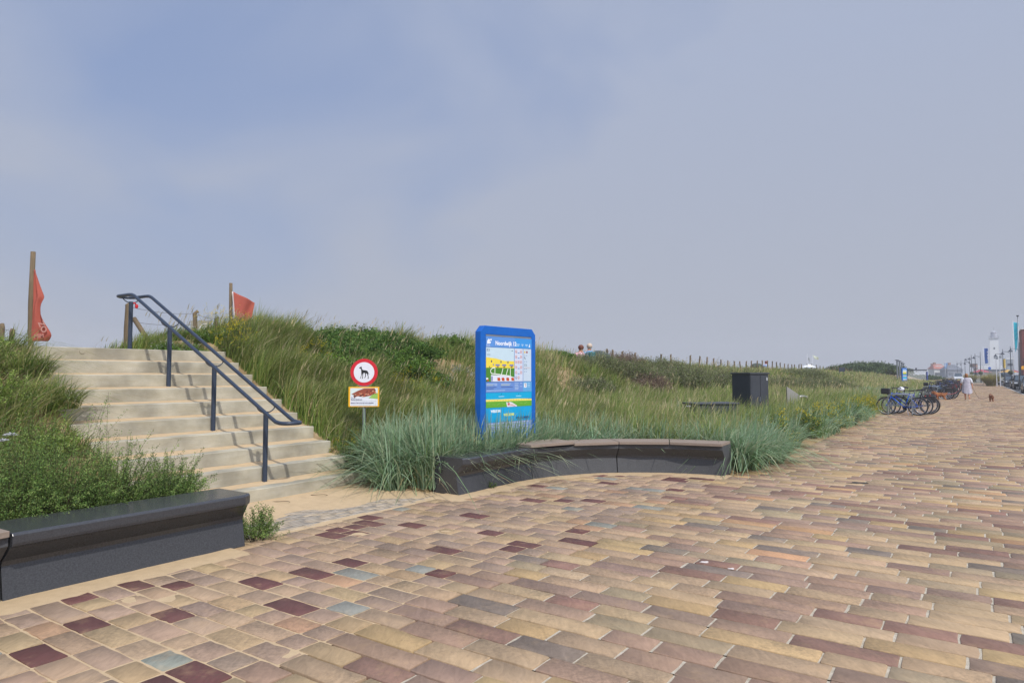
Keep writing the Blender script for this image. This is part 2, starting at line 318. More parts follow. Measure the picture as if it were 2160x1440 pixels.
def sand_sheet(name, p0, p1, s0, s1, st, fz, m, kind='structure'):
    pv = np.arange(p0, p1 + st / 2, st); sv = np.arange(s0, s1 + st / 2, st); Pg, Sg = np.meshgrid(pv, sv, indexing='ij')
    X = Pg * PX - Sg * PY; Y = Pg * PY + Sg * PX; Z = fz(Pg, Sg, X, Y)
    a, b = Pg.shape; I = np.arange(a * b).reshape(a, b); F = np.stack([I[:-1, :-1], I[1:, :-1], I[1:, 1:], I[:-1, 1:]], -1).reshape(-1, 4)
    o = obj(name, npmesh(name, np.stack([X, Y, Z], -1).reshape(-1, 3), F, [4] * len(F)), m, smooth=True); return tag(o, kind=kind)
def f_recess(P, S, X, Y):
    d1 = np.where(P < P_L + .1, 5.52 - S, 9); d2 = np.where(P > P_R - .2, np.where(P < BCP, BCS + BR - S, BR - np.hypot(P - BCP, S - BCS)), 9)
    d = np.minimum(d1, d2)
    n1 = nz(X, Y, 1.7) ; n2 = nz(X, Y, 7, 3)
    z = -.0045 + .0035 * n1 + .003 * n2 + .016 * sst(.42, .02, d + .12 * n1) * np.where(P < P_L + .3, 1, .65) + .006 * sst(5.45, 5.75, S)
    return np.where(P > BCP, np.where(np.hypot(P - BCP, S - BCS) > BR + .12, -.03, z), z)
sand_sheet('sand_bed', -1.5, 10.6, 3.1, 5.7, .045, f_recess, M_sand)
def f_front(P, S, X, Y):                                    # sand drifted against the foot of the stairs
    n1 = nz(X, Y, 1.4); n2 = nz(X, Y, 6, 3)
    return -.0035 + .0025 * n2 + .002 * n1 + .055 * sst(6.05, 7.1, S + .28 * n1) + .02 * sst(P_R - .7, P_R + .2, P) * sst(5.6, 6.2, S)
sand_sheet('sand_foot', P_L - .35, P_R + .75, 5.7, S0 + TREAD + .02, .045, f_front, M_sand)
# small grey clinker bricks between the setts and the sand
M_clk = bpy.data.materials.new('grey_clinker'); M_clk.use_nodes = True; _a = M_clk.node_tree.nodes.new('ShaderNodeAttribute'); _a.attribute_name = 'Col'; M_clk.node_tree.links.new(_a.outputs['Color'], M_clk.node_tree.nodes['Principled BSDF'].inputs['Base Color']); M_clk.node_tree.nodes['Principled BSDF'].inputs['Roughness'].default_value = .85
def clinker():
    rows = []
    s = 5.66
    while s < 6.75:
        q = P_L - .3 - rng.random() * .2
        while q < P_R + .5: rows.append((s, s + .057, q, q + .2)); q += .204
        s += .061
    A = np.array(rows)                                      # here lay(): first pair is s, second is p
    n = len(A); c = np.array([srgb(164, 152, 136)[:3], srgb(172, 157, 136)[:3], srgb(156, 146, 132)[:3], srgb(178, 161, 136)[:3]])[rng.integers(0, 4, n)] * (1 + rng.normal(0, .06, (n, 1)))
    V = []; F = []
    for i, (a, b, c0, c1) in enumerate(A):
        k = len(V); zz = rng.normal(0, .0008)
        for z, e in ((zz, .0012), (-.02, 0)):
            V += [pw(c0 + e, a + e, z), pw(c1 - e, a + e, z), pw(c1 - e, b - e, z), pw(c0 + e, b - e, z)]
        F += [(k, k + 1, k + 2, k + 3), (k + 4, k + 5, k + 1, k), (k + 5, k + 6, k + 2, k + 1), (k + 6, k + 7, k + 3, k + 2), (k + 7, k + 4, k, k + 3)]
    return obj('clinker_path', npmesh('clinker_path', np.array([tuple(v) for v in V]), np.array(F), [4] * len(F), np.repeat(c, 8, 0)), M_clk)
tag(clinker(), kind='structure')
# road beyond the kerb
M_asph = pmat('asphalt', (.055, .055, .058, 1), .9, var=.2, vs=3, bump=.4, bs=120)
quad_sheet('road', -20, 420, -13, -QR - .12, -.10, M_asph)
M_kerb = pmat('kerb_concrete', srgb(168, 164, 156), .85, vs=8, bump=.3)
kb = MB()
for i in range(160): kb.add([pw(a, s_, z) for z in (-.1, .012) for a, s_ in ((i - 10, -QR - .13), (i - 9.01, -QR - .13), (i - 9.01, -QR - .005), (i - 10, -QR - .005))], [(0, 1, 2, 3), (4, 5, 6, 7), (0, 1, 5, 4), (1, 2, 6, 5), (2, 3, 7, 6), (3, 0, 4, 7)])
tag(kb.build('kerb', M_kerb), kind='structure')
# ------------------------------------------------------------------ stairs
def concrete_mat():
    m = pmat('cast_concrete', srgb(196, 190, 172), .85, var=.10, vs=5, bump=.35, bs=70, spec=.25, col2=srgb(172, 164, 142), detail=8, stretch=(.5, 1, 2.2))
    t = m.node_tree; b = t.nodes['Principled BSDF']; l = t.links.new; nn = t.nodes.new
    src = b.inputs['Base Color'].links[0].from_socket
    tc = nn('ShaderNodeTexCoord'); v = nn('ShaderNodeTexVoronoi'); v.inputs['Scale'].default_value = 26; l(tc.outputs['Object'], v.inputs[0])
    r = nn('ShaderNodeMapRange'); r.inputs[1].default_value = .02; r.inputs[2].default_value = .09; r.inputs[3].default_value = .75; r.inputs[4].default_value = 1; l(v.outputs['Distance'], r.inputs[0])
    n = nn('ShaderNodeTexNoise'); n.inputs['Scale'].default_value = 2.2; n.inputs['Detail'].default_value = 7; l(tc.outputs['Object'], n.inputs[0])
    r2 = nn('ShaderNodeMapRange'); r2.inputs[1].default_value = .35; r2.inputs[2].default_value = .65; r2.inputs[3].default_value = .66; r2.inputs[4].default_value = 1.10; l(n.outputs[0], r2.inputs[0])
    mm = nn('ShaderNodeMath'); mm.operation = 'MULTIPLY'; l(r.outputs[0], mm.inputs[0]); l(r2.outputs[0], mm.inputs[1])
    x = nn('ShaderNodeMix'); x.data_type = 'RGBA'; x.blend_type = 'MULTIPLY'; x.inputs[0].default_value = 1; l(src, x.inputs[6]); l(mm.outputs[0], x.inputs[7]); l(x.outputs[2], b.inputs['Base Color'])
    return m
M_conc = concrete_mat()
st = thing('concrete_stairs', 'wide pale concrete stairs with sand on the treads climbing the dune', 'stairs', pw(P_L, S0, 0), ROT)
for k in range(1, 11):
    x1 = P_R - P_L + (.35 if k == 1 else 0); y0 = k * TREAD; y1 = y0 + TREAD + .10 if k < 10 else y0 + .5
    b = MB(); zt = k * RISE; z0 = zt - .32 if k > 1 else -.1
    nx = 40                                                 # slightly uneven front arris
    V = []; F = []
    for i in range(nx + 1):
        x = x1 * i / nx; d = .006 * mnoise.noise(Vector((x * 1.7, k * 3.1, 0))); e = .003 * mnoise.noise(Vector((x * 4, k * 5.1, 2)))
        V += [(x, y0 + d, z0), (x, y0 + d, zt - .008 + e), (x, y0 + d + .008, zt + e), (x, y1, zt), (x, y1, z0)]
    for i in range(nx):
        a = i * 5; c = a + 5
        for j in range(4): F.append((a + j, c + j, c + j + 1, a + j + 1))
        F.append((a + 4, c + 4, c, a))
    F += [(0, 1, 2, 3, 4), tuple(nx * 5 + j for j in (4, 3, 2, 1, 0))]
    b.add(V, F).build('step', M_conc, st)
# round steel caps cast in the top riser
for i, x in enumerate((.95, 1.9, 2.7)):
    c = MB().tube([(x, 10 * TREAD + .001, 9.55 * RISE + .03), (x, 10 * TREAD - .006, 9.55 * RISE + .03)], .034, 20).build('anchor_cap', M_conc, st, smooth=False)
def f_tread(P, S, X, Y):
    k = np.floor((S - S0) / TREAD + 1e-6); k = np.clip(k, 1, 9); u = (S - S0) / TREAD - k
    n1 = nz(X, Y, 1.3, 1) + .5 * nz(X, Y, 5, 2)
    return k * RISE + .032 * sst(.25, 1.0, u + .28 * n1) - .007 + .006 * n1
for k in range(1, 10):
    o = sand_sheet('drift_sand', P_L + .02, P_R - .012, S0 + k * TREAD + .03, S0 + (k + 1) * TREAD + .004, .05, lambda P, S, X, Y, k=k: k * RISE - .009 + .032 * sst(.2, 1.0, (S - S0) / TREAD - k + .3 * (nz(X, Y, 1.3, 1 + k) + .5 * nz(X, Y, 6, 2 + k))) + .003 * nz(X, Y, 5, k), M_sand, 'stuff')
    tag(o, 'thin drift of wind-blown sand lying on a stair tread', 'sand')
quad_sheet('stair_landing', P_L - .4, P_R + .6, S0 + 10 * TREAD + .48, S0 + 10 * TREAD + 2.0, 10 * RISE - .03, M_sand)
# ------------------------------------------------------------------ handrail
M_rail = pmat('blue_grey_paint', srgb(50, 60, 76), .38, var=.12, vs=20, spec=.5, bump=.05, bs=200)
M_red = pmat('red_plastic', srgb(205, 40, 45), .5)
PL = 5.27; hr = thing('handrail', 'double blue-grey steel handrail on four posts down the middle of the stairs', 'handrail', pw(PL, S0, 0), ROT)
top_z = 2.775
def rail_pts():
    g = .13; a = []
    # down one side, round the lower end, back up the other, round the upper end (x = across, y = s - S0)
    low = (6.98 - S0, .965); hi = (10.54 - S0, top_z)
    a += [(-g, hi[0] + .42, top_z), (-g, hi[0] + .12, top_z), (-g, hi[0] + .03, top_z - .006), (-g, hi[0] - .05, top_z - .03)]
    a += [(-g, low[0] + .12, low[1] + .055), (-g, low[0] + .03, low[1] + .012), (-g, low[0] - .05, low[1])]
    for k in range(1, 8):
        t = math.pi * k / 8; a.append((-g * math.cos(t), low[0] - .06 - .115 * math.sin(t), low[1] - .002))
    a += [(g, low[0] - .05, low[1]), (g, low[0] + .03, low[1] + .012), (g, low[0] + .12, low[1] + .055)]
    a += [(g, hi[0] - .05, top_z - .03), (g, hi[0] + .03, top_z - .006), (g, hi[0] + .12, top_z), (g, hi[0] + .42, top_z)]
    for k in range(1, 8):
        t = math.pi * k / 8; a.append((g * math.cos(t), hi[0] + .43 + .12 * math.sin(t), top_z))
    return a
MB().tube(rail_pts(), .0245, 14, closed=True).build('rail', M_rail, hr, smooth=True)
for k in (1, 4, 7, 10):
    y = k * TREAD + .33; z0 = k * RISE; zr = .965 + (y + S0 - 6.98) * .508 if k < 10 else top_z
    zt = zr - .085
    MB().cyl((0, y), .031, z0 + .006, zt, 16).build('post', M_rail, hr, smooth=False, bevel=.003)
    b = MB().cyl((0, y), .062, z0, z0 + .009, 24)
    for t in range(4): b.cyl((.045 * math.cos(t * 1.57 + .78), y + .045 * math.sin(t * 1.57 + .78)), .008, z0 + .009, z0 + .018, 8)
    b.build('base_plate', M_rail, hr)
    b = MB()
    for sx in (-1, 1): b.tube(smooth_path([(0, y, zt - .015), (sx * .06, y, zt - .012), (sx * .125, y, zr - .05), (sx * .13, y, zr - .01)], 2), .008, 8)
    b.build('bracket', M_rail, hr, smooth=True)
b = MB().tube([(.03, 10 * TREAD + .33, 2.665), (.05, 10 * TREAD + .31, 2.672), (.07, 10 * TREAD + .33, 2.66)], .012, 8).ball((.085, 10 * TREAD + .33, 2.625), .028, 6, (1, .6, 1.3))
b.build('red_tie', M_red, hr)['label'] = 'small red ribbon tied at the top post'
# ------------------------------------------------------------------ benches
M_blk = pmat('black_stone', (.050, .052, .057, 1), .2, var=.25, vs=90, spec=.5, bump=.04, bs=300, detail=3)
M_dark = pmat('dark_cast_stone', (.070, .072, .076, 1), .62, var=.2, vs=60, spec=.4, bump=.15, bs=120)
M_wood = pmat('grey_weathered_wood', srgb(168, 150, 134), .8, var=.28, vs=7, bump=.5, bs=40, spec=.2, col2=srgb(140, 126, 114), stretch=(1, 1, 1))
PROF = [(.11, 0.0), (.155, .235), (.145, .27), (.03, .375), (.006, .392), (0, .41), (0, .462), (.008, .474), (.022, .48), (.53, .48), (.545, .47), (.55, .45), (.55, 0)]
PROFW = [(.11, 0.0), (.155, .235), (.145, .27), (.045, .375), (.028, .392), (.028, .455), (.53, .455), (.53, 0)]
def path_R(t):                                              # t in metres along the face line; returns (p, s) and outward normal (towards the recess)
    L1 = BCP - 6.80
    if t <= L1: return (6.80 + t, BCS + BR), (0, -1)
    a = math.pi / 2 - (t - L1) / BR; return (BCP + BR * math.cos(a), BCS + BR * math.sin(a)), (-math.cos(a), -math.sin(a))
def path_L(t):
    L1 = 3.73 - 2.0
    if t <= L1: return (3.73 - t, BCS + BR), (0, -1)
    a = math.pi / 2 + (t - L1) / BR; return (2.0 + BR * math.cos(a), BCS + BR * math.sin(a)), (-math.cos(a), -math.sin(a))
def sweep(pathf, t0, t1, prof, org, n=24, endcut=0):
    V = []; F = []; K = len(prof)
    for i in range(n + 1):
        t = t0 + (t1 - t0) * i / n; (p, s), (np_, ns) = pathf(t)
        e = 0
        if endcut:                                          # rounded free end seen from above
            dd = t - t0; e = .05 * (1 - math.sqrt(max(0, 1 - (1 - min(dd / .06, 1)) ** 2)))
        for u, z in prof:
            o = (.11 - u); o = o - (e if u < .1 else 0)
            V.append(pw(p + np_ * o, s + ns * o, z) - org)
    for i in range(n):
        for k in range(K): a = i * K; c = a + K; k2 = (k + 1) % K; F.append((a + k, c + k, c + k2, a + k2))
    F += [tuple(range(K)), tuple(n * K + k for k in range(K))[::-1]]
    b = MB(); b.add(V, F); return b
orgR = pw(8.4, 4.6, 0); bR = thing('curved_bench', 'curved dark stone bench with wooden slats on its far part before the blue grass', 'bench', orgR)
L1 = BCP - 6.80; tj1 = 1.68; tj2 = L1 + BR * R_(48); tend = L1 + BR * R_(87.5)
sweep(path_R, 0, tj1, PROF, orgR, 20, 1).build('stone_seat', M_blk, bR, bevel=.004)['label'] = 'polished black stone seat segment'
for a, b_ in ((tj1 + .01, tj2), (tj2 + .012, tend)): sweep(path_R, a, b_, PROFW, orgR, 22).build('base_segment', M_dark, bR, bevel=.004)
def planks(pathf, t0, t1, org, parent, u0=.0, u1=.53, z=.459):
    (a, n0), (b, n1_) = pathf(t0), pathf(t1); m = MB()
    g = [u0 + (u1 - u0) * i / 4 for i in range(5)]
    for i in range(4):
        V = []
        for zz in (z, z + .042):
            for (q, nn_) in (((a, n0)), ((b, n1_))):
                for u in ((g[i] + .003), (g[i + 1] - .003)): V.append(pw(q[0] + nn_[0] * (.11 - u), q[1] + nn_[1] * (.11 - u), zz) - org)
        m.add(V, [(0, 1, 3, 2), (4, 6, 7, 5), (0, 2, 6, 4), (1, 5, 7, 3), (0, 4, 5, 1), (2, 3, 7, 6)])
    return m.build('wood_slats', M_wood, parent, bevel=.003)
tt = [tj1 - .17, tj1 + (tj2 - tj1) * .48, tj2 + .0, tj2 + (tend - tj2) * .5, tend]
for i in range(4):
    planks(path_R, tt[i] + .006, tt[i + 1] - .006, orgR, bR, -.005, .53, .484 if i == 0 else .459)
orgL = pw(2.6, 5.6, 0); bL = thing('stone_bench', 'long polished black stone bench at the lower left, bush growing over its back edge', 'bench', orgL)
sweep(path_L, 0, 1.85, PROF, orgL, 24, 1).build('stone_seat', M_blk, bL, bevel=.004)
sweep(path_L, 1.862, 4.4, PROFW, orgL, 22).build('base_segment', M_dark, bL, bevel=.004)
for a, b_ in ((1.87, 2.7), (2.71, 3.5)): planks(path_L, a, b_, orgL, bL, -.005, .53)
# ------------------------------------------------------------------ signs
def text_mesh(txt, size, bold=0.0, align='LEFT'):
    cu = bpy.data.curves.new('lettering', 'FONT'); cu.body = txt; cu.size = size; cu.align_x = align; cu.offset = bold; cu.resolution_u = 3
    o = bpy.data.objects.new('tmp', cu); COL.objects.link(o); dg = bpy.context.evaluated_depsgraph_get()
    me = bpy.data.meshes.new_from_object(o.evaluated_get(dg)); bpy.data.objects.remove(o); return me
def paint(name, c, rough=.45, **k): return pmat(name, c, rough, var=.03, vs=12, **k)
M_blue = pmat('blue_enamel', srgb(0, 96, 186), .42, var=.08, vs=7, spec=.5)
PAINT = {}
def PM(r, g_, b):
    if (r, g_, b) not in PAINT: PAINT[(r, g_, b)] = paint('print_%d_%d_%d' % (r, g_, b), srgb(r, g_, b), .4)
    return PAINT[(r, g_, b)]
class Flat:                                                 # flat print on a board: x right, y up, thin layers along -normal
    def __init__(s, W_, H_): s.W = W_; s.H = H_; s.parts = {}; s.order = 0
    def poly(s, pts, c, lay): s.parts.setdefault((c, lay), MB()).add([(x * s.W, -.001 * lay, (1 - y) * s.H) for x, y in pts], [tuple(range(len(pts)))])
    def rect(s, x0, y0, x1, y1, c, lay): s.poly([(x0, y0), (x1, y0), (x1, y1), (x0, y1)], c, lay)
    def disc(s, x, y, r, c, lay, n=14): s.poly([(x + r * math.cos(6.283 * k / n), y + r * s.W / s.H * math.sin(6.283 * k / n)) for k in range(n)], c, lay)
    def line(s, a, b, w_, c, lay):
        dx, dy = b[0] - a[0], (b[1] - a[1]) * s.H / s.W; L = math.hypot(dx, dy) or 1; nx, ny = -dy / L * w_ / 2, dx / L * w_ / 2 * s.W / s.H
        s.poly([(a[0] + nx, a[1] + ny), (b[0] + nx, b[1] + ny), (b[0] - nx, b[1] - ny), (a[0] - nx, a[1] - ny)], c, lay)
    def text(s, x, y, h, txt, c, lay, bold=0.0):
        me = text_mesh(txt, h * s.H, bold); s.parts.setdefault((c, lay), MB()).add([(x * s.W + v.co.x, -.001 * lay, (1 - y) * s.H + v.co.y) for v in me.vertices], [tuple(p.vertices) for p in me.polygons])
    def build(s, parent, name='print', origin=(0, 0, 0)):
        big = MB(); mats = []; keys = sorted(s.parts, key=lambda k: k[1])
        for k in keys:
            mb = s.parts[k]; big.mi = len(mats); big.add(mb.v, mb.f); mats.append(PM(*k[0]))
        me = bpy.data.meshes.new(name); me.from_pydata(big.v, [], big.f); me.polygons.foreach_set('material_index', big.m); me.update()
        bm = bmesh.new(); bm.from_mesh(me)
        for f in bm.faces:
            f.normal_update()
            if f.normal.y > 0: f.normal_flip()
        bm.to_mesh(me); bm.free()
        o = obj(name, me, mats, parent); o.location = origin; return o
# big blue information board; local x along the board, -y towards the promenade
bx = pw(7.90, 6.04, 0); info = thing('information_board', 'large blue framed beach map board standing in the blue grass behind the curved bench', 'sign', bx, ROT - R_(5))
W_, Hh, zb, D = 1.32, 2.28, .0, .11
fr = MB()
outer = [(0, -.1), (0, Hh - .09), (.09, Hh), (W_ - .09, Hh), (W_, Hh - .09), (W_, -.1)]; inner = [(.115, -.1), (.115, Hh - .13), (.115, Hh - .13), (W_ - .105, Hh - .13), (W_ - .105, Hh - .13), (W_ - .105, -.1)]
for y in (0,):
    V = [(x, d, z) for d in (-D / 2, D / 2) for x, z in outer] + [(x, d, z) for d in (-D / 2, D / 2) for x, z in inner]; F = []
    for k in range(5):
        F += [(k, k + 1, 12 + k + 1, 12 + k), (6 + k, 18 + k, 18 + k + 1, 6 + k + 1), (k, 6 + k, 6 + k + 1, k + 1), (12 + k, 12 + k + 1, 18 + k + 1, 18 + k)]
    F += [(0, 12, 18, 6), (5, 11, 23, 17)]
    F = [f for f in F if len(set(V[i] for i in f)) >= 3]
    fr.add(V, F)
fr.build('frame', M_blue, info, bevel=.006)
pwid, ph = W_ - .22, 1.62; pz = Hh - .13 - ph - .03
MB().box(.115, W_ - .105, -.054, .03, pz - .04, Hh - .155).build('panel', PM(90, 140, 205), info)
MB().box(.12, W_ - .11, -.052, -.022, Hh - .153, Hh - .132).build('top_rail', pmat('aluminium', (.55, .55, .55, 1), .35, 1), info)
f = Flat(pwid, 1.42)
f.rect(0, 0, 1, .105, (92, 146, 214), 1); f.rect(.62, 0, 1, .105, (58, 148, 220), 2)
f.text(.19, .082, .062, 'Noordwijk 12', (240, 244, 250), 3, .003)
f.poly([(.02, .045), (.05, .02), (.085, .03), (.07, .055), (.1, .045), (.09, .07), (.02, .075)], (238, 242, 250), 3); f.disc(.1, .03, .014, (238, 242, 250), 3); f.text(.005, .098, .026, 'beach', (225, 233, 245), 3)
f.poly([(.93, .09), (.955, .045), (.965, .09)], (240, 244, 250), 3)
for a, b in ((.63, .72), (.76, .81), (.85, .91)): f.rect(a, .06, b, .068, (190, 220, 240), 3); f.rect(a + .01, .076, b - .01, .082, (190, 220, 240), 3)
f.rect(0, .11, .6, .47, (196, 218, 228), 1)
f.poly([(0, .215), (.2, .225), (.4, .25), (.6, .25), (.6, .335), (0, .335)], (238, 214, 74), 2)
f.poly([(0, .325), (.12, .322), (.6, .328), (.6, .47), (0, .47)], (74, 132, 40), 3)
f.poly([(.1, .40), (.3, .405), (.55, .42), (.6, .425), (.6, .47), (.1, .47)], (222, 226, 238), 4)
for a, b in (((.18, .325), (.18, .395)), ((.35, .33), (.31, .41)), ((.46, .33), (.41, .415)), ((.51, .33), (.51, .41)), ((.12, .385), (.5, .412)), ((.09, .35), (.12, .33)), ((.09, .35), (.09, .37)), ((.09, .37), (.12, .39)), ((.12, .33), (.18, .322)), ((.5, .41), (.56, .43))): f.line(a, b, .012, (236, 240, 232), 5)
for x in (.26, .35, .45, .56): f.poly([(x - .03, .43), (x + .02, .428), (x + .035, .445), (x + .03, .465), (x - .025, .46)], (196, 80, 36), 6)
f.rect(0, .43, .04, .45, (236, 236, 236), 6); f.rect(.02, .445, .05, .465, (196, 80, 36), 6); f.rect(.108, .415, .13, .465, (84, 96, 170), 6)
for x, y in ((.11, .255), (.31, .26), (.46, .262)): f.rect(x - .01, y - .01, x + .01, y + .012, (50, 60, 110), 4)
for x in (.24, .38, .54): f.rect(x - .045, .287, x + .04, .303, (112, 122, 190), 4); f.rect(x - .02, .308, x + .02, .318, (110, 60, 30), 4)
f.rect(.06, .31, .08, .318, (110, 60, 30), 4); f.rect(.14, .285, .16, .3, (112, 122, 190), 4)
f.text(.012, .147, .032, 'Z 2', (40, 60, 100), 3, .001); f.text(.012, .19, .014, 'Noordzee', (40, 60, 100), 3); f.line((.54, .14), (.57, .135), .008, (40, 60, 100), 3)
f.rect(.61, .11, .795, .47, (206, 216, 232), 1); f.rect(.805, .11, .99, .47, (196, 212, 226), 1)
for r_ in range(6):
    y = .145 + r_ * .057
    for x in ((.645, .755) if r_ not in (2, 5) else ((.645, .70, .755) if r_ == 2 else (.645, .70))):
        f.disc(x, y, .022, (40, 90, 170) if (r_ == 5 and x < .67) else (214, 70, 60), 2); f.disc(x, y, .016, (236, 236, 240), 3); f.rect(x - .006, y - .006, x + .006, y + .006, (60, 60, 70), 4)
    if r_ not in (2, 5): f.rect(.68, y + .01, .72, y + .018, (70, 130, 190), 2)
f.rect(.825, .135, .855, .158, (226, 196, 100), 2); f.rect(.875, .135, .905, .158, (150, 50, 50), 2); f.rect(.825, .2, .84, .212, (50, 60, 60), 2); f.rect(.84, .212, .855, .224, (20, 20, 20), 2)
for y in (.18, .25, .33, .36): f.rect(.825, y, .85, y + .006, (90, 130, 170), 2); f.rect(.87, y, .89, y + .006, (90, 130, 170), 2)
f.text(.83, .30, .03, 'Z 2', (30, 90, 100), 2, .001); f.rect(.82, .318, .97, .321, (214, 150, 120), 2)
f.rect(0, .475, 1, .585, (104, 142, 206), 1)
for x0, x1, y, c in ((.01, .23, .492, 0), (.01, .15, .507, 1), (.17, .23, .507, 0), (.01, .22, .527, 2), (.01, .16, .542, 2), (.01, .4, .563, 0), (.31, .52, .492, 0), (.31, .5, .507, 1), (.31, .57, .527, 2), (.61, .7, .49, 0), (.73, .78, .49, 0), (.61, .69, .508, 0), (.61, .7, .524, 0), (.73, .78, .524, 0), (.61, .7, .54, 0), (.61, .69, .555, 0)):
    f.rect(x0, y, x1, y + .006, ((178, 200, 226), (196, 204, 170), (60, 84, 150))[c], 2)
f.rect(.8, .478, 1, .585, (96, 166, 216), 2); f.rect(.82, .49, .88, .54, (236, 238, 240), 3); f.rect(.835, .497, .865, .503, (60, 60, 60), 4); f.poly([(.84, .515), (.868, .512), (.852, .53)], (150, 50, 50), 4)
for y in (.492, .51, .528): f.rect(.9, y, .96, y + .005, (190, 224, 240), 3)
f.rect(0, .588, 1, .66, (0, 168, 214), 1); f.rect(.26, .628, .38, .634, (190, 230, 240), 2); f.rect(.64, .628, .76, .634, (190, 230, 240), 2); f.line((.31, .615), (.33, .6), .006, (20, 60, 90), 2); f.line((.69, .615), (.71, .6), .006, (20, 60, 90), 2)
f.poly([(0, .657), (.3, .66), (.7, .658), (1, .667), (1, .69), (0, .69)], (238, 222, 110), 2); f.poly([(0, .68), (1, .686), (1, .745), (0, .745)], (98, 168, 48), 3)
for k in range(16): f.rect(.06 + k * .058, .666 + .002 * (k % 3), .066 + k * .058, .673 + .002 * (k % 3), ((60, 90, 60), (200, 110, 70), (70, 90, 150))[k % 3], 4)
f.poly([(.42, .69), (.47, .7), (.5, .69), (.56, .7), (.6, .715), (.66, .735), (.66, .745), (.44, .745), (.43, .72)], (224, 218, 224), 4); f.poly([(.46, .7), (.5, .705), (.49, .73), (.45, .725)], (206, 90, 90), 5); f.line((.5, .72), (.62, .74), .008, (206, 120, 120), 5)
for k in range(9): f.line((.02 + .1 * (k % 9), .7 + .01 * (k % 3)), (.09 + .1 * (k % 9), .702 + .012 * (k % 2)), .003, (170, 206, 120), 4)
f.rect(0, .747, 1, .9, (0, 162, 216), 1)
f.text(.10, .795, .036, 'WELKOM', (228, 240, 246), 2, .0035); f.text(.37, .84, .036, 'WELCOME', (214, 226, 130), 2, .0035); f.text(.64, .882, .036, 'WILLKOMMEN', (20, 84, 140), 2, .0030)
f.rect(0, .903, 1, 1.0, (134, 160, 216), 1)
for k in range(5): f.rect(.02 + .01 * (k % 2), .912 + k * .018, .93 - .06 * (k % 3), .918 + k * .018, ((206, 216, 240), (190, 210, 160), (212, 220, 240))[k % 3], 2)
f.build(info, 'printed_map', (.115, -.0565, Hh - .165 - 1.42))
# no-dogs sign on a pole
nd = atd(768, 790, 10.1); nd.z = 0
sg = thing('prohibition_sign', 'round red and white no dogs sign above a yellow edged warning plate on grey pole', 'sign', nd, R_(4))
M_galv = pmat('galvanised_steel', srgb(140, 146, 152), .45, .6, var=.1, vs=30)
Yd = nd.y; zc = EYE + (790 - 785) / FPX * Yd; rs = 28.5 / FPX * Yd
MB().cyl((0, .035), .024, 0, zc + rs * .6, 14).build('pole', M_galv, sg, smooth=False)
d = Flat(1, 1)
def ringdisc(n=48, y0=-.004, y1=.012):
    mb = MB(); mb.tube([(0, y1, zc), (0, y0, zc)], rs, n); return mb
dk = ringdisc().build('sign_disc', PM(206, 34, 48), sg)
p_ = Flat(2 * rs, 2 * rs)
p_.disc(.5, .5, .375, (226, 226, 232), 5, 40)
dog = [(.315, .335), (.36, .31), (.395, .275), (.405, .30), (.415, .33), (.425, .385), (.47, .415), (.55, .425), (.61, .44), (.64, .47), (.65, .51), (.70, .585), (.645, .545), (.655, .60), (.665, .66), (.67, .735), (.635, .735), (.645, .66), (.62, .60), (.61, .555), (.575, .53), (.565, .58), (.575, .63), (.555, .68), (.53, .705), (.505, .705), (.535, .67), (.545, .63), (.535, .58), (.54, .525), (.48, .525), (.465, .60), (.46, .73), (.42, .735), (.44, .70), (.44, .60), (.43, .53), (.415, .60), (.385, .72), (.35, .725), (.375, .69), (.395, .60), (.40, .50), (.395, .43), (.385, .375), (.36, .36), (.325, .355)]
p_.poly([(x, y) for x, y in dog], (30, 30, 34), 6)
p_.build(dk, 'dog_symbol', (-rs, -.002, zc - rs))
pwd, phh = .0, .0
pl_w = 64 / FPX * Yd; pl_h = 42 / FPX * Yd; zt = EYE + (790 - 815.5) / FPX * Yd
f2 = Flat(pl_w, pl_h)
pla = MB().box(-pl_w / 2, pl_w / 2, -.004, .008, zt - pl_h, zt).build('warning_plate', PM(240, 178, 20), sg, bevel=.003)
f2.rect(.06, .06, .95, .95, (226, 228, 234), 5); f2.poly([(.06, .06), (.95, .06), (.95, .60), (.72, .56), (.06, .42)], (214, 226, 222), 6)
f2.poly([(.66, .56), (.8, .36), (.95, .3), (.95, .6)], (150, 190, 90), 7); f2.poly([(.1, .36), (.3, .2), (.5, .08), (.85, .07), (.9, .3), (.72, .44), (.5, .5), (.25, .44)], (150, 78, 58), 8)
for k in range(46):
    a = random.random(); x = .14 + .72 * a; y = .36 - .24 * a + random.uniform(-.03, .15) * (1 + a * .5) + .03; c = random.choice([(206, 110, 70), (96, 52, 44), (190, 96, 66), (222, 170, 140), (70, 44, 40)])
    f2.poly([(x, y), (x + .05, y - .03), (x + .06, y + .01), (x + .015, y + .035)], c, 9)
f2.text(.09, .56, .075, 'Pas op!', (90, 120, 130), 10, .0004); f2.text(.09, .65, .075, 'Bastaardsatijnrups', (60, 64, 96), 10, .0006); f2.rect(.09, .71, .92, .718, (150, 150, 160), 10)
f2.text(.085, .82, .066, 'Beware of the brown-tail moth caterpillar!', (60, 60, 110), 10, .0006); f2.rect(.09, .875, .75, .883, (150, 150, 160), 10)
f2.build(pla, 'printed_warning', (-pl_w / 2, -.001, zt - pl_h))
MB().box(-.07, .07, .0, .03, zt + .0, zt + .035).box(-.08, .08, .009, .035, zt - pl_h - .012, zt + .01).build('bracket', M_galv, sg)
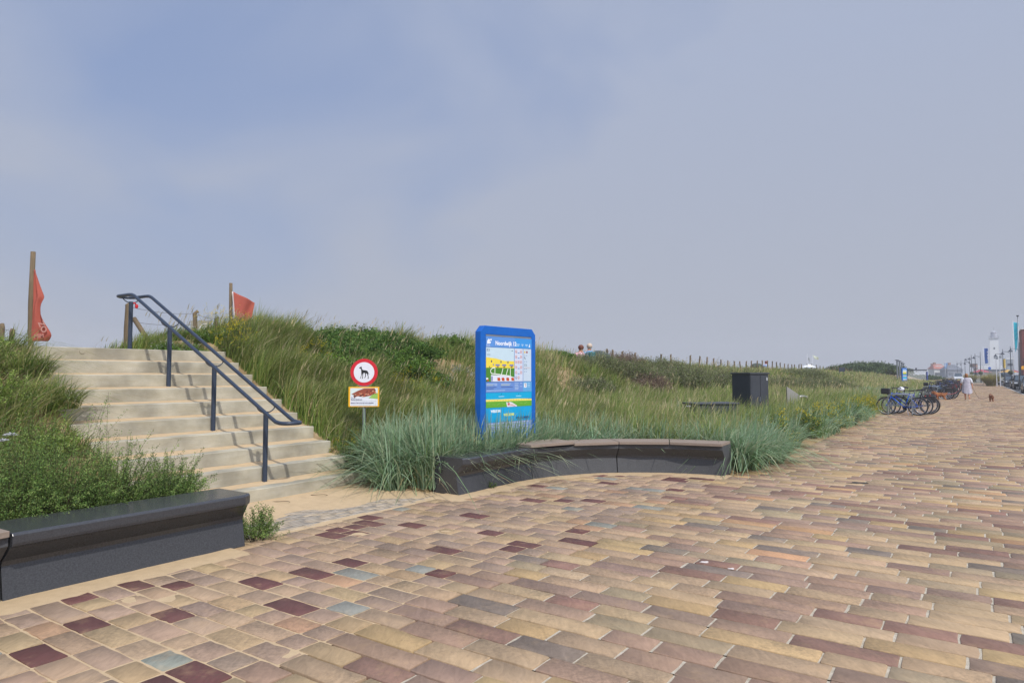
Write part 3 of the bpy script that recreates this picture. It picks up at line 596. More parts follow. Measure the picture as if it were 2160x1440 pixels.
# ------------------------------------------------------------------ utility cabinets and steel lectern behind the grass
M_cab = pmat('charcoal_coating', (.045, .05, .06, 1), .5, var=.12, vs=6, spec=.5)
def cabinet(name, label, loc, rz, wx, wy, h, parts):
    t = thing(name, label, 'cabinet', loc, rz); MB().box(0, wx, 0, wy, 0, h).build('body', M_cab, t, bevel=.008); MB().box(-.03, wx + .03, -.03, wy + .03, h + .002, h + .045).build('lid', M_cab, t, bevel=.01); parts(t); return t
c0 = atd(1583, 860, 17.6); c0.z = float(terrw(c0.x, c0.y)); hc = EYE + 4 / FPX * 17.6 - c0.z - .04
def tallparts(t):
    dw = MB().box(.012, .36, -.012, -.001, .06, hc - .03).build('door', M_cab, t, bevel=.004); MB().box(.372, .66, -.012, -.001, .06, hc - .03).build('door', M_cab, t, bevel=.004)
    MB().box(.60, .625, -.016, -.013, hc - .16, hc - .08).build('sticker', PM(225, 228, 230), dw)
    MB().box(.33, .345, -.03, -.013, hc * .5, hc * .5 + .12).build('handle', M_galv, dw)
cabinet('utility_cabinet', 'tall charcoal utility cabinet with small white sticker rising out of the grass', c0, R_(28), .68, .62, hc, tallparts)
c1 = atd(1468, 880, 15.0); c1.z = float(terrw(c1.x, c1.y)); h1 = EYE - 60 / FPX * 15.0 - c1.z - .04
def lowparts(t):
    for i in range(3): MB().box(.04 + i * .33, .34 + i * .33, -.012, -.001, .05, h1 - .03).build('door', M_cab, t, bevel=.003)
cabinet('low_utility_cabinet', 'low flat topped charcoal cabinet half sunk in the grass before the tall one', c1, R_(14), 1.05, .55, h1, lowparts)
M_steel = pmat('brushed_steel', srgb(190, 186, 178), .35, .85, var=.08, vs=30)
l0 = atd(1668, 880, 20.5); l0.z = float(terrw(l0.x, l0.y))
lt = thing('steel_lectern', 'brushed steel panel with sloping top and a side bar standing in the planting', 'lectern', l0, R_(6))
hz = EYE - 25 / FPX * 20.5 - l0.z
MB().prism([(-.12, 0), (.30, 0), (.30, hz - .27), (-.12, hz)], lambda a, b, d_: (a, d_, b), -.03, .03).build('panel', M_steel, lt, bevel=.004)
MB().tube([(.22, 0, hz - .34), (.42, .1, hz - .30), (.62, .2, hz - .32), (.68, .23, hz - .42)], .042, 10).build('side_bar', M_steel, lt, smooth=True)
MB().box(-.02, .12, -.036, -.031, .12, .42).build('plaque', PM(84, 70, 66), lt)
# ------------------------------------------------------------------ dune fence, poles and flags at the top of the stairs
M_post = pmat('weathered_post', srgb(146, 126, 100), .9, var=.3, vs=9, bump=.7, bs=30, spec=.15, col2=srgb(104, 92, 72), stretch=(3, 3, .5))
def post_mesh(h, r, seed, n=9, lean=.02):
    rr = random.Random(seed); pts = [(lean * h * t * rr.uniform(-1, 1), lean * h * t * rr.uniform(-1, 1), h * t - .2 * (t == 0)) for t in (0, .3, .6, .97, 1)]
    return MB().tube(pts, [r * 1.05, r, r * .98, r * .93, r * .8], n)
def rpost(name, label, cat, px, ytop, Y, r, group=None, ybase=None):
    b = atd(px, 790, Y); zt = EYE + (790 - ytop) / FPX * Y; zb = float(terrw(b.x, b.y)); b.z = zb
    t = tag(post_mesh(zt - zb, r, px).build(name, M_post, None, smooth=True, loc=b), label, cat, group); return t
M_flag = pmat('faded_red_cloth', srgb(172, 92, 78), .85, var=.1, vs=3, spec=.1, bump=.15, bs=200)
def cloth(name, A, B, Cc, Dd, m, parent, folds=3, amp=.05, nx=24, ny=18, fn=None, thick=.004, sag=0):
    V = []
    A, B, Cc, Dd = map(Vector, (A, B, Cc, Dd)); nrm = (B - A).cross(Dd - A).normalized()
    for j in range(ny + 1):
        for i in range(nx + 1):
            u, v = i / nx, j / ny; P = (A * (1 - u) + B * u) * (1 - v) + (Dd * (1 - u) + Cc * u) * v
            P = P + nrm * (amp * math.sin(u * folds * 6.28 + v * 3.1) * (.25 + u) ) + Vector((0, 0, -sag * math.sin(math.pi * u)))
            if fn: P = fn(P, u, v)
            V.append(P)
    F = [(j * (nx + 1) + i, j * (nx + 1) + i + 1, (j + 1) * (nx + 1) + i + 1, (j + 1) * (nx + 1) + i) for j in range(ny) for i in range(nx)]
    me = bpy.data.meshes.new(name); me.from_pydata([tuple(v) for v in V], [], F); o = obj(name, me, m, parent, True)
    sm = o.modifiers.new('t', 'SOLIDIFY'); sm.thickness = thick; return o
YL = 12.5; YRt = 17.5
def flag_pole(px0, pxb, ytop, Y, r, label):
    a = atd(px0, ytop, Y); b = atd(pxb, 760, Y); zb = float(terrw(b.x, b.y)); 
    t = thing('flag_pole', label, 'pole', (b.x, b.y, zb)); n = 9; o = Vector((b.x, b.y, zb))
    bot = Vector((b.x, b.y, zb - .3)); top = a
    MB().tube([bot - o, (bot * .6 + top * .4) - o + Vector((.015, 0, 0)), (bot * .3 + top * .7) - o - Vector((.01, 0, 0)), top - o], [r * 1.1, r, r * .95, r * .85], 10).build('pole', M_post, t, smooth=True); return t
pa = flag_pole(70, 63, 531, YL, .049, 'tall weathered wooden pole at far left carrying the limp red flag')
pb = flag_pole(487, 490, 597, YRt, .049, 'weathered wooden pole behind the grass crest carrying the spread red flag')
# limp flag: outline from the pole downwards, gathered in folds
M_wh = PM(226, 214, 206)
fo = Vector(atd(66, 640, YL)); fo.z = 0; fo = Vector((fo.x, fo.y, fo.z))
fl = thing('red_flag', 'limp faded red flag with white letters hanging down the far left pole', 'flag', fo)
rows = [(568, 74, 76), (600, 73, 82), (622, 72, 92), (628, 72, 95), (640, 71, 87), (655, 70, 88), (672, 69, 93), (690, 68, 103), (705, 67, 111), (712, 68, 107), (720, 70, 101)]
V = []; nx = 14
for y, xa, xb in rows:
    for i in range(nx + 1):
        u = i / nx; P = atd(xa + (xb - xa) * u, y, YL); P.y += .035 * math.sin(u * 9 + y * .05) * (.3 + u) - .02; V.append(P - fo)
F = [(j * (nx + 1) + i, j * (nx + 1) + i + 1, (j + 1) * (nx + 1) + i + 1, (j + 1) * (nx + 1) + i) for j in range(len(rows) - 1) for i in range(nx)]
me = bpy.data.meshes.new('cloth'); me.from_pydata([tuple(v) for v in V], [], F); fc = obj('cloth', me, M_flag, fl, True); sm = fc.modifiers.new('t', 'SOLIDIFY'); sm.thickness = .004; ss = fc.modifiers.new('s', 'SUBSURF'); ss.levels = ss.render_levels = 1
def letters(txt, size, px, py, Y, rot, mat, parent, org, nm='lettering'):
    me = text_mesh(txt, size, .004); o = obj(nm, me, mat, parent); P = atd(px, py, Y); o.location = P - org; o.rotation_euler = (R_(90), rot, 0); return o
letters('ZO', .15, 80, 680, YL - .10, R_(66), PM(192, 140, 126), fl, fo); letters('MIM', .10, 72, 713, YL - .10, R_(-6), PM(190, 128, 114), fl, fo)
A, B, Cc, Dd = atd(492, 615, YRt - .1), atd(538, 638, YRt + .15), atd(530, 676, YRt + .1), atd(497, 680, YRt - .1)
fo2 = Vector((A.x, A.y, 2)); fl2 = thing('red_flag', 'spread faded red flag beside the pole above the grass crest', 'flag', fo2)
cloth('cloth', A - fo2, B - fo2, Cc - fo2, Dd - fo2, M_flag, fl2, 1.3, .05)
cloth('sleeve', A - fo2 - Vector((.035, 0, 0)), A - fo2 + Vector((.0, -.004, 0)), Dd - fo2 + Vector((0, -.004, 0)), Dd - fo2 - Vector((.035, 0, 0)), PM(214, 200, 196), fl2, 1, .0, 3, 12)
letters('zo', .2, 499, 668, YRt - .22, R_(0), PM(178, 112, 98), fl2, fo2)
rpost('fence_post', 'thick grey fence post behind the topmost handrail post, braced', 'fence post', 267, 641, 13.6, .068)
b0 = atd(283, 672, 13.7); b1 = atd(315, 722, 13.4); 
tag(MB().tube([(0, 0, 0), (b1 - b0) * .5, (b1 - b0) * 1.3], .05, 8).build('fence_brace', M_post, None, smooth=True, loc=b0), 'slanting wooden brace right of the top handrail post', 'brace')
rpost('fence_post', 'leaning grey fence post before the board with white arches', 'fence post', 411, 656, 16.5, .052)
rpost('fence_post', 'short fence post stub just left of the right flag pole', 'fence post', 457, 669, 17.5, .055)
rpost('fence_post', 'dark fence post at the left photo edge above the grass', 'fence post', 0, 683, 12.8, .045)
rpost('fence_post', 'short fence post stub between left edge and the left flag pole', 'fence post', 22, 694, 12.6, .045)
wr = MB()
def wire(a, b, sag): 
    a, b = Vector(a), Vector(b); wr.tube([a.lerp(b, t) + Vector((0, 0, -sag * 4 * t * (1 - t))) for t in np.linspace(0, 1, 9)], .0045, 4)
wire(atd(270, 646, 13.6), atd(411, 661, 16.5), .06); wire(atd(411, 661, 16.5), atd(457, 673, 17.5), .03); wire(atd(270, 677, 13.6), atd(411, 684, 16.5), .05); wire(atd(457, 673, 17.5), atd(489, 686, 17.5), .02)
tag(wr.build('fence_wire', pmat('rusty_wire', (.12, .1, .09, 1), .6, .5)), 'thin fence wires between the braced post and the right flag pole', 'wire')
wr = MB(); wire(atd(0, 688, 12.8), atd(22, 697, 12.6), .02); wire(atd(22, 697, 12.6), atd(66, 712, 12.5), .02)
tag(wr.build('fence_wire', pmat('rusty_wire', (.12, .1, .09, 1), .6, .5)), 'thin fence wire between the left edge post and the left flag pole', 'wire')
ab = atd(430, 700, 18.2); arcb = thing('painted_board', 'grey board painted with concentric white arches behind the leaning fence post', 'board', ab)
s_ = 18.2 / FPX
bw = MB().box(-28 * s_, 15 * s_, 0, .03, -12 * s_, 24 * s_).build('board', pmat('board_grey', srgb(160, 156, 140), .8, vs=8), arcb)
for k, r in enumerate((15, 11, 7)):
    ar = MB(); V = []
    for i in range(15):
        a = math.pi * i / 14
        for rr in (r * s_, (r - 2.4) * s_): V.append((rr * math.cos(a) + 3 * s_, -.006 - .001 * k, rr * math.sin(a) * 1.25 + 0 * s_))
    ar.add(V, [(2 * i, 2 * i + 1, 2 * i + 3, 2 * i + 2) for i in range(14)]).build('white_arch', PM(224, 222, 214), bw)
# fence posts along the crest
CRS = 14.3
pm_ = [post_mesh(1.05, .05, 100 + k, 7, .04).build('fence_post', M_post, None, smooth=True) for k in range(3)]
meshes = [o.data for o in pm_]
for o in pm_: bpy.data.objects.remove(o)
pxs = [1281, 1292, 1312, 1342, 1394, 1417, 1456, 1475, 1491, 1507, 1522, 1536, 1549, 1562, 1574, 1586, 1597, 1608, 1619, 1630, 1639, 1646.5, 1655, 1662.6, 1669.6, 1677, 1685, 1691, 1703, 1713, 1722, 1730, 1737, 1744, 1750, 1756, 1762, 1768, 1774, 1779, 1784, 1789, 1794, 1798]
for i, px in enumerate(pxs):
    t_ = (px - 1080) / FPX; Y = -CRS / (t_ * PY - PX); b = atd(px, 790, Y); yt = {0: 744, 1: 746, 2: 745, 3: 749, 4: 752}.get(i, 0)
    z = float(terrw(b.x, b.y))
    o = bpy.data.objects.new('fence_post', meshes[i % 3]); COL.objects.link(o)
    o.location = (b.x, b.y, z - .1); o.rotation_euler = (random.uniform(-.04, .04), random.uniform(-.05, .05), random.random() * 6)
    lab = {0: 'leftmost fence post of the crest row, beside the dark green bag', 1: 'second fence post from the left in the crest row', 2: 'third fence post of the crest row, after a small gap', 3: 'lone fence post between two gaps on the crest', 4: 'fence post above the grey-green shrub, leftmost of a pair', 5: 'fence post above the shrubs, right of a pair', 6: 'fence post opening the dense crest row, nearest of it'}.get(i, 'weathered fence post in the dense row on the crest, behind the cabinets and beyond')
    tag(o, lab, 'fence post', 'fence posts along the dune crest')
# ------------------------------------------------------------------ vegetation
def onterr(px, py):                                         # where the view of a picture position meets the dune
    a = Vector((0, 0, EYE)); d = (atd(px, py, 10) - a)
    last = 0
    for k in range(20, 900):
        t = k * .02; q = a + d * t
        if q.z < float(terrw(q.x, q.y)): return q
    return a + d * 18
def visible(x, y, z, m=60):
    d = y; return (d > 1.5) & (np.abs(1420 * x / np.maximum(d, .1)) < 1080 + m + 260 / np.maximum(d, 1) * 3)
CG = {'marram': [(.155, .235, .040), (.22, .28, .058), (.30, .31, .095), (.10, .18, .03)], 'straw': [(.50, .40, .21), (.41, .34, .17), (.52, .44, .26)],
      'lyme': [(.25, .40, .22), (.33, .47, .30), (.17, .30, .14), (.42, .48, .29)], 'rose': [(.065, .145, .024), (.095, .185, .03), (.15, .225, .045)],
      'herb': [(.12, .22, .034), (.18, .28, .046), (.085, .16, .025)], 'buck': [(.15, .25, .055), (.20, .31, .07), (.10, .18, .045), (.27, .34, .10)],
      'grey': [(.21, .235, .10), (.25, .24, .15), (.16, .20, .07), (.20, .235, .08)], 'brown': [(.27, .19, .13), (.31, .23, .16), (.20, .14, .10)]}
def cpick(key, n, var=.12):
    c = np.array(CG[key]); return c[rng.integers(0, len(c), n)] * (1 + rng.normal(0, var, (n, 1)))
class Veg:
    def __init__(s): s.V = []; s.F = []; s.S = []; s.C = []; s.n = 0
    def _add(s, V, F, size, C): s.V.append(V); s.F.append((F + s.n).ravel()); s.S.append(np.full(len(F.reshape(-1, size)), size)); s.C.append(C); s.n += len(V)
    def blades(s, B, h, w_, az, lean, col, K=4, droop=.3, tip=None):
        n = len(B)
        if n == 0: return
        t = np.linspace(0, 1, K + 1)[None, :]; d = np.stack([np.cos(az), np.sin(az)], -1)
        out = (lean * h)[:, None] * (.25 * t + .75 * t ** 2.1); zz = h[:, None] * (t - np.asarray(droop)[..., None] * lean[:, None] * t ** 2.6) if np.ndim(droop) else h[:, None] * (t - droop * lean[:, None] * t ** 2.6)
        P = np.stack([B[:, 0:1] + d[:, 0:1] * out, B[:, 1:2] + d[:, 1:2] * out, B[:, 2:3] + zz], -1)
        sa = az + np.pi / 2 + rng.normal(0, .6, n); sd = np.stack([np.cos(sa), np.sin(sa), np.zeros(n)], -1)
        ww = (w_[:, None] * (1 - t ** 2) ** .8 + .0006) * .5
        V = np.stack([P - sd[:, None, :] * ww[..., None], P + sd[:, None, :] * ww[..., None]], 2).reshape(-1, 3)
        b = (np.arange(n) * 2 * (K + 1))[:, None] + 2 * np.arange(K)[None, :]
        F = np.stack([b, b + 1, b + 3, b + 2], -1).reshape(-1, 4)
        tt = np.repeat(t, n, 0)[..., None]; c0 = col[:, None, :] * np.ones((1, K + 1, 1)); c1 = c0 if tip is None else tip[:, None, :]
        C = c0 * (1 - tt ** 2) + c1 * tt ** 2
        s._add(V, F, 4, np.repeat(C, 2, 1).reshape(-1, 3))
    def leaves(s, P, L, w_, col, up=.4, flat=False):
        n = len(P)
        if n == 0: return
        d = rng.normal(0, 1, (n, 3)); d[:, 2] = abs(d[:, 2]) * .6 + up; d /= np.linalg.norm(d, axis=1)[:, None]
        r = rng.normal(0, 1, (n, 3))
        if flat: d = rng.normal(0, 1, (n, 3)); d[:, 2] *= .15; d /= np.linalg.norm(d, axis=1)[:, None]; r = np.stack([-d[:, 1], d[:, 0], rng.normal(0, .15, n)], -1)
        sd = np.cross(d, r) if not flat else r; sd /= np.linalg.norm(sd, axis=1)[:, None]
        L = np.broadcast_to(L, n)[:, None]; w_ = np.broadcast_to(w_, n)[:, None]
        V = np.stack([P, P + d * L * .5 + sd * w_ * .5, P + d * L, P + d * L * .5 - sd * w_ * .5], 1).reshape(-1, 3)
        s._add(V, np.arange(4 * n).reshape(-1, 4), 4, np.repeat(col, 4, 0))
    def stems(s, A, Bz, Cc, w_, col, K=4):                  # quadratic curves A -> C pulled by B
        n = len(A); t = np.linspace(0, 1, K + 1)[None, :, None]
        P = A[:, None] * (1 - t) ** 2 + 2 * Bz[:, None] * t * (1 - t) + Cc[:, None] * t ** 2
        for ang in (0, 1.57):
            sd = np.stack([np.full(n, math.cos(ang)), np.full(n, math.sin(ang)), np.zeros(n)], -1)
            ww = (w_ * (1 - .6 * t[..., 0])) * .5 * np.ones((n, 1))
            V = np.stack([P - sd[:, None, :] * ww[..., None], P + sd[:, None, :] * ww[..., None]], 2).reshape(-1, 3)
            b = (np.arange(n) * 2 * (K + 1))[:, None] + 2 * np.arange(K)[None, :]
            s._add(V, np.stack([b, b + 1, b + 3, b + 2], -1).reshape(-1, 4), 4, np.repeat(col, 2 * (K + 1), 0))
        return P
    def build(s, name, parent=None, m=None, loc=None):
        V = np.concatenate(s.V)
        if loc is not None: V = V - np.array(loc)[None, :]
        o = obj(name, npmesh(name, V, np.concatenate(s.F), np.concatenate(s.S), np.concatenate(s.C)), m or VEG, parent)
        if loc is not None: o.location = loc
        return o
def scatter(n, p0, p1, s0, s1, Y0, pw_=1.6, mask=None):
    p = rng.uniform(p0, p1, n); s = rng.uniform(s0, s1, n); x = p * PX - s * PY; y = p * PY + s * PX
    k = visible(x, y, 0) & (rng.random(n) < np.minimum(1, (Y0 / np.maximum(y, 1)) ** pw_)) & (s > edge_s(p) + .03) & ~((p > P_L - .03) & (p < P_R + .03) & ((s < 11.05) | (p < 5.95)))
    p, s, x, y = p[k], s[k], x[k], y[k]
    if mask is not None: k = mask(p, s, x, y); p, s, x, y = p[k], s[k], x[k], y[k]
    return p, s, x, y, terr(p, s)
def fnoise(x, y, sc, o=0): return nz(x, y, sc, o)
WIND = R_(18)
def in_photo(x, y, z): d = np.maximum(y, .1); return 1080 + 1420 * x / d, 790 - 1420 * (z - EYE) / d
def oncrest(px, s_, z=None):
    t = (px - 1080) / FPX; Y = s_ / (PX - t * PY); x = t * Y; return Vector((x, Y, float(terrw(x, Y)) if z is None else z))
ROSE = [(oncrest(690, 12.2), 1.1, .9, .58, 'rose', 'dark green rose shrub on the crest, left end of the mass'), (oncrest(745, 12.5), 1.3, .9, .72, 'rose', 'dark green rose shrub highest on the crest'), (oncrest(800, 12.4), 1.2, .9, .70, 'rose', 'dark green rose shrub right of the crest top'), (oncrest(858, 12.2), 1.1, .9, .58, 'rose', 'dark green rose shrub above the bare hollow'),
        (oncrest(800, 11.0), 1.3, .8, .60, 'herb', 'bright green low rose shrub above the no dogs sign'), (oncrest(735, 11.2), 1.1, .8, .5, 'rose', 'low rose shrub on the slope left of the sign'), (oncrest(860, 10.6), 1.0, .7, .5, 'rose', 'low leafy shrub left of the bare hollow'), (oncrest(945, 13.0), .8, .6, .62, 'herb', 'bushy green tuft on the crest left of the board'), (oncrest(690, 10.3), .7, .5, .36, 'herb', 'leafy patch in the slope grass left of the no dogs sign'), (oncrest(1170, 13.2), .9, .6, .5, 'herb', 'green leafy tuft on the crest right of the board')]
BUCK = [(oncrest(1255, 12.0), 1.3, .75, 'grey', 'grey-green shrub left of the bare brown one on the slope'), (oncrest(1320, 11.3), 1.7, 1.0, 'grey', 'grey-green buckthorn shrub behind the curved bench, upper slope'), (oncrest(1365, 10.3), 1.1, .85, 'brown', 'brown bare-twigged shrub in the hollow behind the bench'), (oncrest(1425, 10.8), 1.9, 1.2, 'grey', 'broad grey-green buckthorn left of the tall cabinet'), (oncrest(1495, 10.6), 2.0, 1.25, 'grey', 'buckthorn shrub touching the tall cabinet on its left'),
        (oncrest(1300, 13.0), 1.4, .75, 'brown', 'brownish shrub on the crest below the fence posts'), (oncrest(1380, 12.8), 1.8, .8, 'grey', 'buckthorn on the crest left of the dense post row'), (oncrest(1660, 9.4), 2.2, 1.2, 'grey', 'buckthorn shrub behind the steel lectern'), (oncrest(1735, 8.8), 2.6, 1.2, 'grey', 'wide buckthorn shrub right of the steel lectern'), (oncrest(1560, 10.4), 1.9, 1.2, 'grey', 'buckthorn shrub behind the tall cabinet'), (oncrest(1690, 11.5), 2.6, .9, 'grey', 'pale buckthorn on the far slope under the white flags'), (oncrest(1240, 10.4), 1.1, .6, 'grey', 'low grey-green shrub in the grass right of the board')]
EX = [(a.x, a.y, max(b, .6)) for a, b, *_ in ROSE] + [(a.x, a.y, b * .8) for a, b, *_ in BUCK]
def exh(x, y):
    m_ = np.ones(len(x))
    for ex, ey, er in EX: m_ = np.minimum(m_, np.clip((np.hypot(x - ex, y - ey) / er - .55) / .5, .25, 1))
    return m_
EX += [(oncrest(430, 12.8).x, oncrest(430, 12.8).y, .8)]
bare = [(onterr(960, 800), .9), (onterr(1190, 800), 1.0), (atd(40, 950, 6.3), .5), (atd(150, 870, 7.6), .32), (onterr(910, 775), .7)]
bare = [(b.x, b.y, r) for b, r in bare]
def baremask(x, y):
    k = np.ones(len(x), bool)
    for bx_, by_, r in bare: k &= ~((np.hypot(x - bx_, (y - by_) * .6) < r * (1 + .0 * x)) & (rng.random(len(x)) < .8))
    return k
# ---- marram and meadow grass over the dune: uncountable, one object
vg = Veg()
def marram(p, s, x, y, z, hs, lean0=.45, straw=.25, wsc=1.0, ctype='marram', K=4):
    n = len(x)
    if n == 0: return
    ns = fnoise(x, y, .45, 4); nf = fnoise(x, y, 1.6, 9)
    st_ = rng.random(n) < np.clip(straw + .42 * ns, .02, .8)
    col = np.where(st_[:, None], cpick('straw', n), cpick(ctype, n)); col = col * (1 + .5 * nf)[:, None].clip(.55, 1.5)
    h = hs * rng.uniform(.55, 1.25, n) * (1 + .85 * nf).clip(.5, 1.6); az = WIND + rng.normal(0, .75, n) + ns * 1.2; lean = np.abs(rng.normal(lean0, .22, n))
    wv = rng.uniform(.0035, .0065, n) * wsc * (1 + y / 9)
    tip = col * .72 + np.array([.40, .36, .17]) * .28
    vg.blades(np.stack([x, y, z - .02], -1), h, wv, az, lean, col, K, .35, tip)
p, s, x, y, z = scatter(270000, 5.5, 14, 6.0, 14.5, 9, 1.3, lambda p, s, x, y: baremask(x, y)); marram(p, s, x, y, z, exh(x, y) * (.46 + .10 * sst(9, 12.5, s)) * (1 - .45 * (p < 7.3) * (s > 10.6)), .5, .03)
p, s, x, y, z = scatter(330000, 10.5, 34, 3.6, 16, 12.5, 1.5, lambda p, s, x, y: baremask(x, y)); marram(p, s, x, y, z, exh(x, y) * np.where(s < 8, .66, .50), .42, .09, 1.1, K=3)
p, s, x, y, z = scatter(240000, 30, 130, 3.2, 18, 22, 1.3); marram(p, s, x, y, z, exh(x, y) * .48, .4, .30, 1.15, K=3)
p, s, x, y, z = scatter(60000, -3, P_L - .05, 6.7, 13, 9, 1.2, lambda p, s, x, y: baremask(x, y)); marram(p, s, x, y, z, .36, .75, .20)
# low herb carpet between the blades
p, s, x, y, z = scatter(150000, -1, 30, 4, 14.5, 9, 1.6, lambda p, s, x, y: baremask(x, y) & (fnoise(x, y, .8, 2) > -.12))
vg.leaves(np.stack([x, y, z + rng.random(len(x)) * .10], -1), .03 * (1 + y / 14), .016 * (1 + y / 14), cpick('herb', len(x)) * 1.15)
# tall dead flower stalks with seed heads, sticking out of the grass
for n_, p0, p1, Y0 in ((1900, 5.9, 14, 10), (4200, 11, 45, 14)):
    p, s, x, y, z = scatter(n_, p0, p1, 4.5, 14.5, Y0, 1.2, lambda p, s, x, y: fnoise(x, y, .7, 12) > -.15); n_ = len(x)
    hh = rng.uniform(.6, 1.0, n_) * (.85 + .15 * (s < 10)); az = WIND + rng.normal(0, .5, n_); ln = np.abs(rng.normal(.35, .15, n_))
    vg.blades(np.stack([x, y, z], -1), hh, .0032 * (1 + y / 10), az, ln, cpick('straw', n_), 4, .2)
    hx = x + np.cos(az) * ln * hh * .93; hy = y + np.sin(az) * ln * hh * .93; hz2 = z + hh * (1 - .2 * ln) - .06
    vg.blades(np.stack([hx, hy, hz2], -1), np.full(n_, .13), .008 * (1 + y / 16), az, np.full(n_, .5), cpick('straw', n_) * 1.05, 2, .3)
o = vg.build('dune_grass'); tag(o, 'yellow-green marram grass covering the dunes', 'grass', kind='stuff')
print('marram verts', vg.n)
# ---- blue lyme grass
def tuft(v, cx, cy, cz, n, h, rad, wd=.0085, lean0=.75, K=6, dirw=.25, col='lyme', az0=None, droop=.66):
    a = rng.random(n) * 6.283; r = rad * np.sqrt(rng.random(n)); x = cx + r * np.cos(a); y = cy + r * np.sin(a)
    hh = h * rng.uniform(.6, 1.15, n); lean = np.abs(rng.normal(lean0, .33, n)) * (.5 + .8 * r / rad)
    az = a + rng.normal(0, .7, n); az = np.where(rng.random(n) < dirw, (WIND if az0 is None else az0) + rng.normal(0, .55, n), az)
    c = cpick(col, n); dry = rng.random(n) < .07; c[dry] = cpick('straw', int(dry.sum())); hh[dry] *= .55; lean[dry] *= 1.4
    v.blades(np.stack([x, y, np.full(n, cz) if np.ndim(cz) == 0 else cz], -1), hh, rng.uniform(.6, 1.25, n) * wd, az, lean, c * (1 + .28 * np.sin(az * 2 + x * 9))[:, None], K, droop, c * .75 + np.array([.28, .27, .15]) * .25)
vl = Veg()
def lyme_band(n, p0, p1, s0, s1, Y0, hs, prob=0.0, wd=.0085):
    p, s, x, y, z = scatter(n, p0, p1, s0, s1, Y0, 1.4, lambda p, s, x, y: (fnoise(x, y, .55, 7) > prob) & (s - edge_s(p) < (s1 - s0)))
    m_ = len(x); a = rng.random(m_) * 6.283; c = cpick('lyme', m_); h = hs * rng.uniform(.5, 1.15, m_); lean = np.abs(rng.normal(.6, .3, m_))
    az = np.where(rng.random(m_) < .45, WIND + rng.normal(0, .8, m_), a)
    vl.blades(np.stack([x, y, z - .02], -1), h, rng.uniform(.6, 1.2, m_) * wd * (1 + y / 22), az, lean, c, 5, .5, c * .7 + np.array([.30, .28, .16]) * .3)
lyme_band(6000, 6.8, 8.6, 5.95, 7.4, 9, .85, -.6, .017)
lyme_band(8500, 8.2, 11.2, 3.3, 7.6, 10, .78, -.5, .017)
lyme_band(24000, 10.6, 20, 3.0, 6.4, 12, .74, -.15, .016)
lyme_band(30000, 18, 60, 3.0, 6.5, 18, .66, .0, .014)
o = vl.build('lyme_grass'); tag(o, 'blue-green lyme grass massed behind the curved bench', 'grass', kind='stuff')
TUF = [  # px, py of the base, depth-derived; height, radius, blades, label
    ((846, 1030), .98, .30, 760, 'large blue-green grass tuft spilling over the sand left of the curved bench'),
    ((800, 1012), .86, .26, 560, 'blue-green grass tuft next to the lowest stair, left of the largest tuft'),
    ((1572, 998), .95, .26, 700, 'blue-green grass tuft at the right end of the curved bench'),
    ((1622, 985), .75, .26, 500, 'reddish based grass tuft just right of the curved bench end')]
for (px, py), h, r, n, lab in TUF:
    b = at(px, py - 8, 0.0); v = Veg(); tuft(v, b.x, b.y + r * .6, -.02, n, h, r * 1.15, .020, .8, 7, .45 if px < 1000 else 0, az0=R_(165), droop=.72)
    tag(v.build('grass_tuft', None, None, (b.x, b.y, 0)), lab, 'grass tuft', 'blue-green grass tufts at the paving edge')
for (px, py), h, r, n, lab in (((1652, 972), .88, .26, 420, 'blue-green grass tuft with rusty base, second from the bench on the verge'), ((1690, 948), .92, .28, 420, 'tall blue-green grass tuft before the steel lectern on the verge'), ((1762, 912), .95, .34, 380, 'broad blue-green grass tuft midway along the verge'), ((1800, 897), 1.0, .36, 380, 'largest grass tuft between the ragworts on the verge'), ((1832, 887), .9, .34, 320, 'grass tuft on the verge close before the bicycles')):
    b = at(px, py, 0); p_, s_v = ps(b.x, b.y); b = pw(p_, 3.1 + r, 0); v = Veg(); tuft(v, b.x, b.y, -.02, n, h, r * 1.1, .018 * (1 + b.y / 40), .7, 6, .3, droop=.7)
    k_ = n // 4; a_ = rng.random(k_) * 6.283; v.blades(np.stack([b.x + r * np.cos(a_), b.y + r * np.sin(a_), np.zeros(k_)], -1), rng.uniform(.2, .4, k_), np.full(k_, .012), a_, rng.uniform(.4, 1, k_), np.tile(np.array([(.34, .18, .09)]), (k_, 1)) * rng.uniform(.7, 1.2, (k_, 1)), 4, .6)
    tag(v.build('grass_tuft', None, None, (b.x, b.y, 0)), lab, 'grass tuft', 'blue-green grass tufts at the paving edge')
for pp_, ss_, h, lab in ((3.42, 10.2, .5, 'green grass tuft hanging over the top left corner of the stairs'), (3.4, 9.5, .5, 'green grass tuft hanging over the upper left stairs edge'), (3.45, 8.8, .48, 'green grass tuft over the left stairs edge, middle height'), (3.25, 10.7, .46, 'green grass tuft behind the top left stairs corner')):
    b = pw(pp_, ss_, float(terr(pp_, ss_))); v = Veg(); tuft(v, b.x, b.y, b.z - .03, 420, h, .26, .009, .8, 6, .5, 'marram', R_(15), .6)
    tag(v.build('grass_tuft', None, None, tuple(b)), lab, 'grass tuft', 'green grass tufts along the left stairs edge')
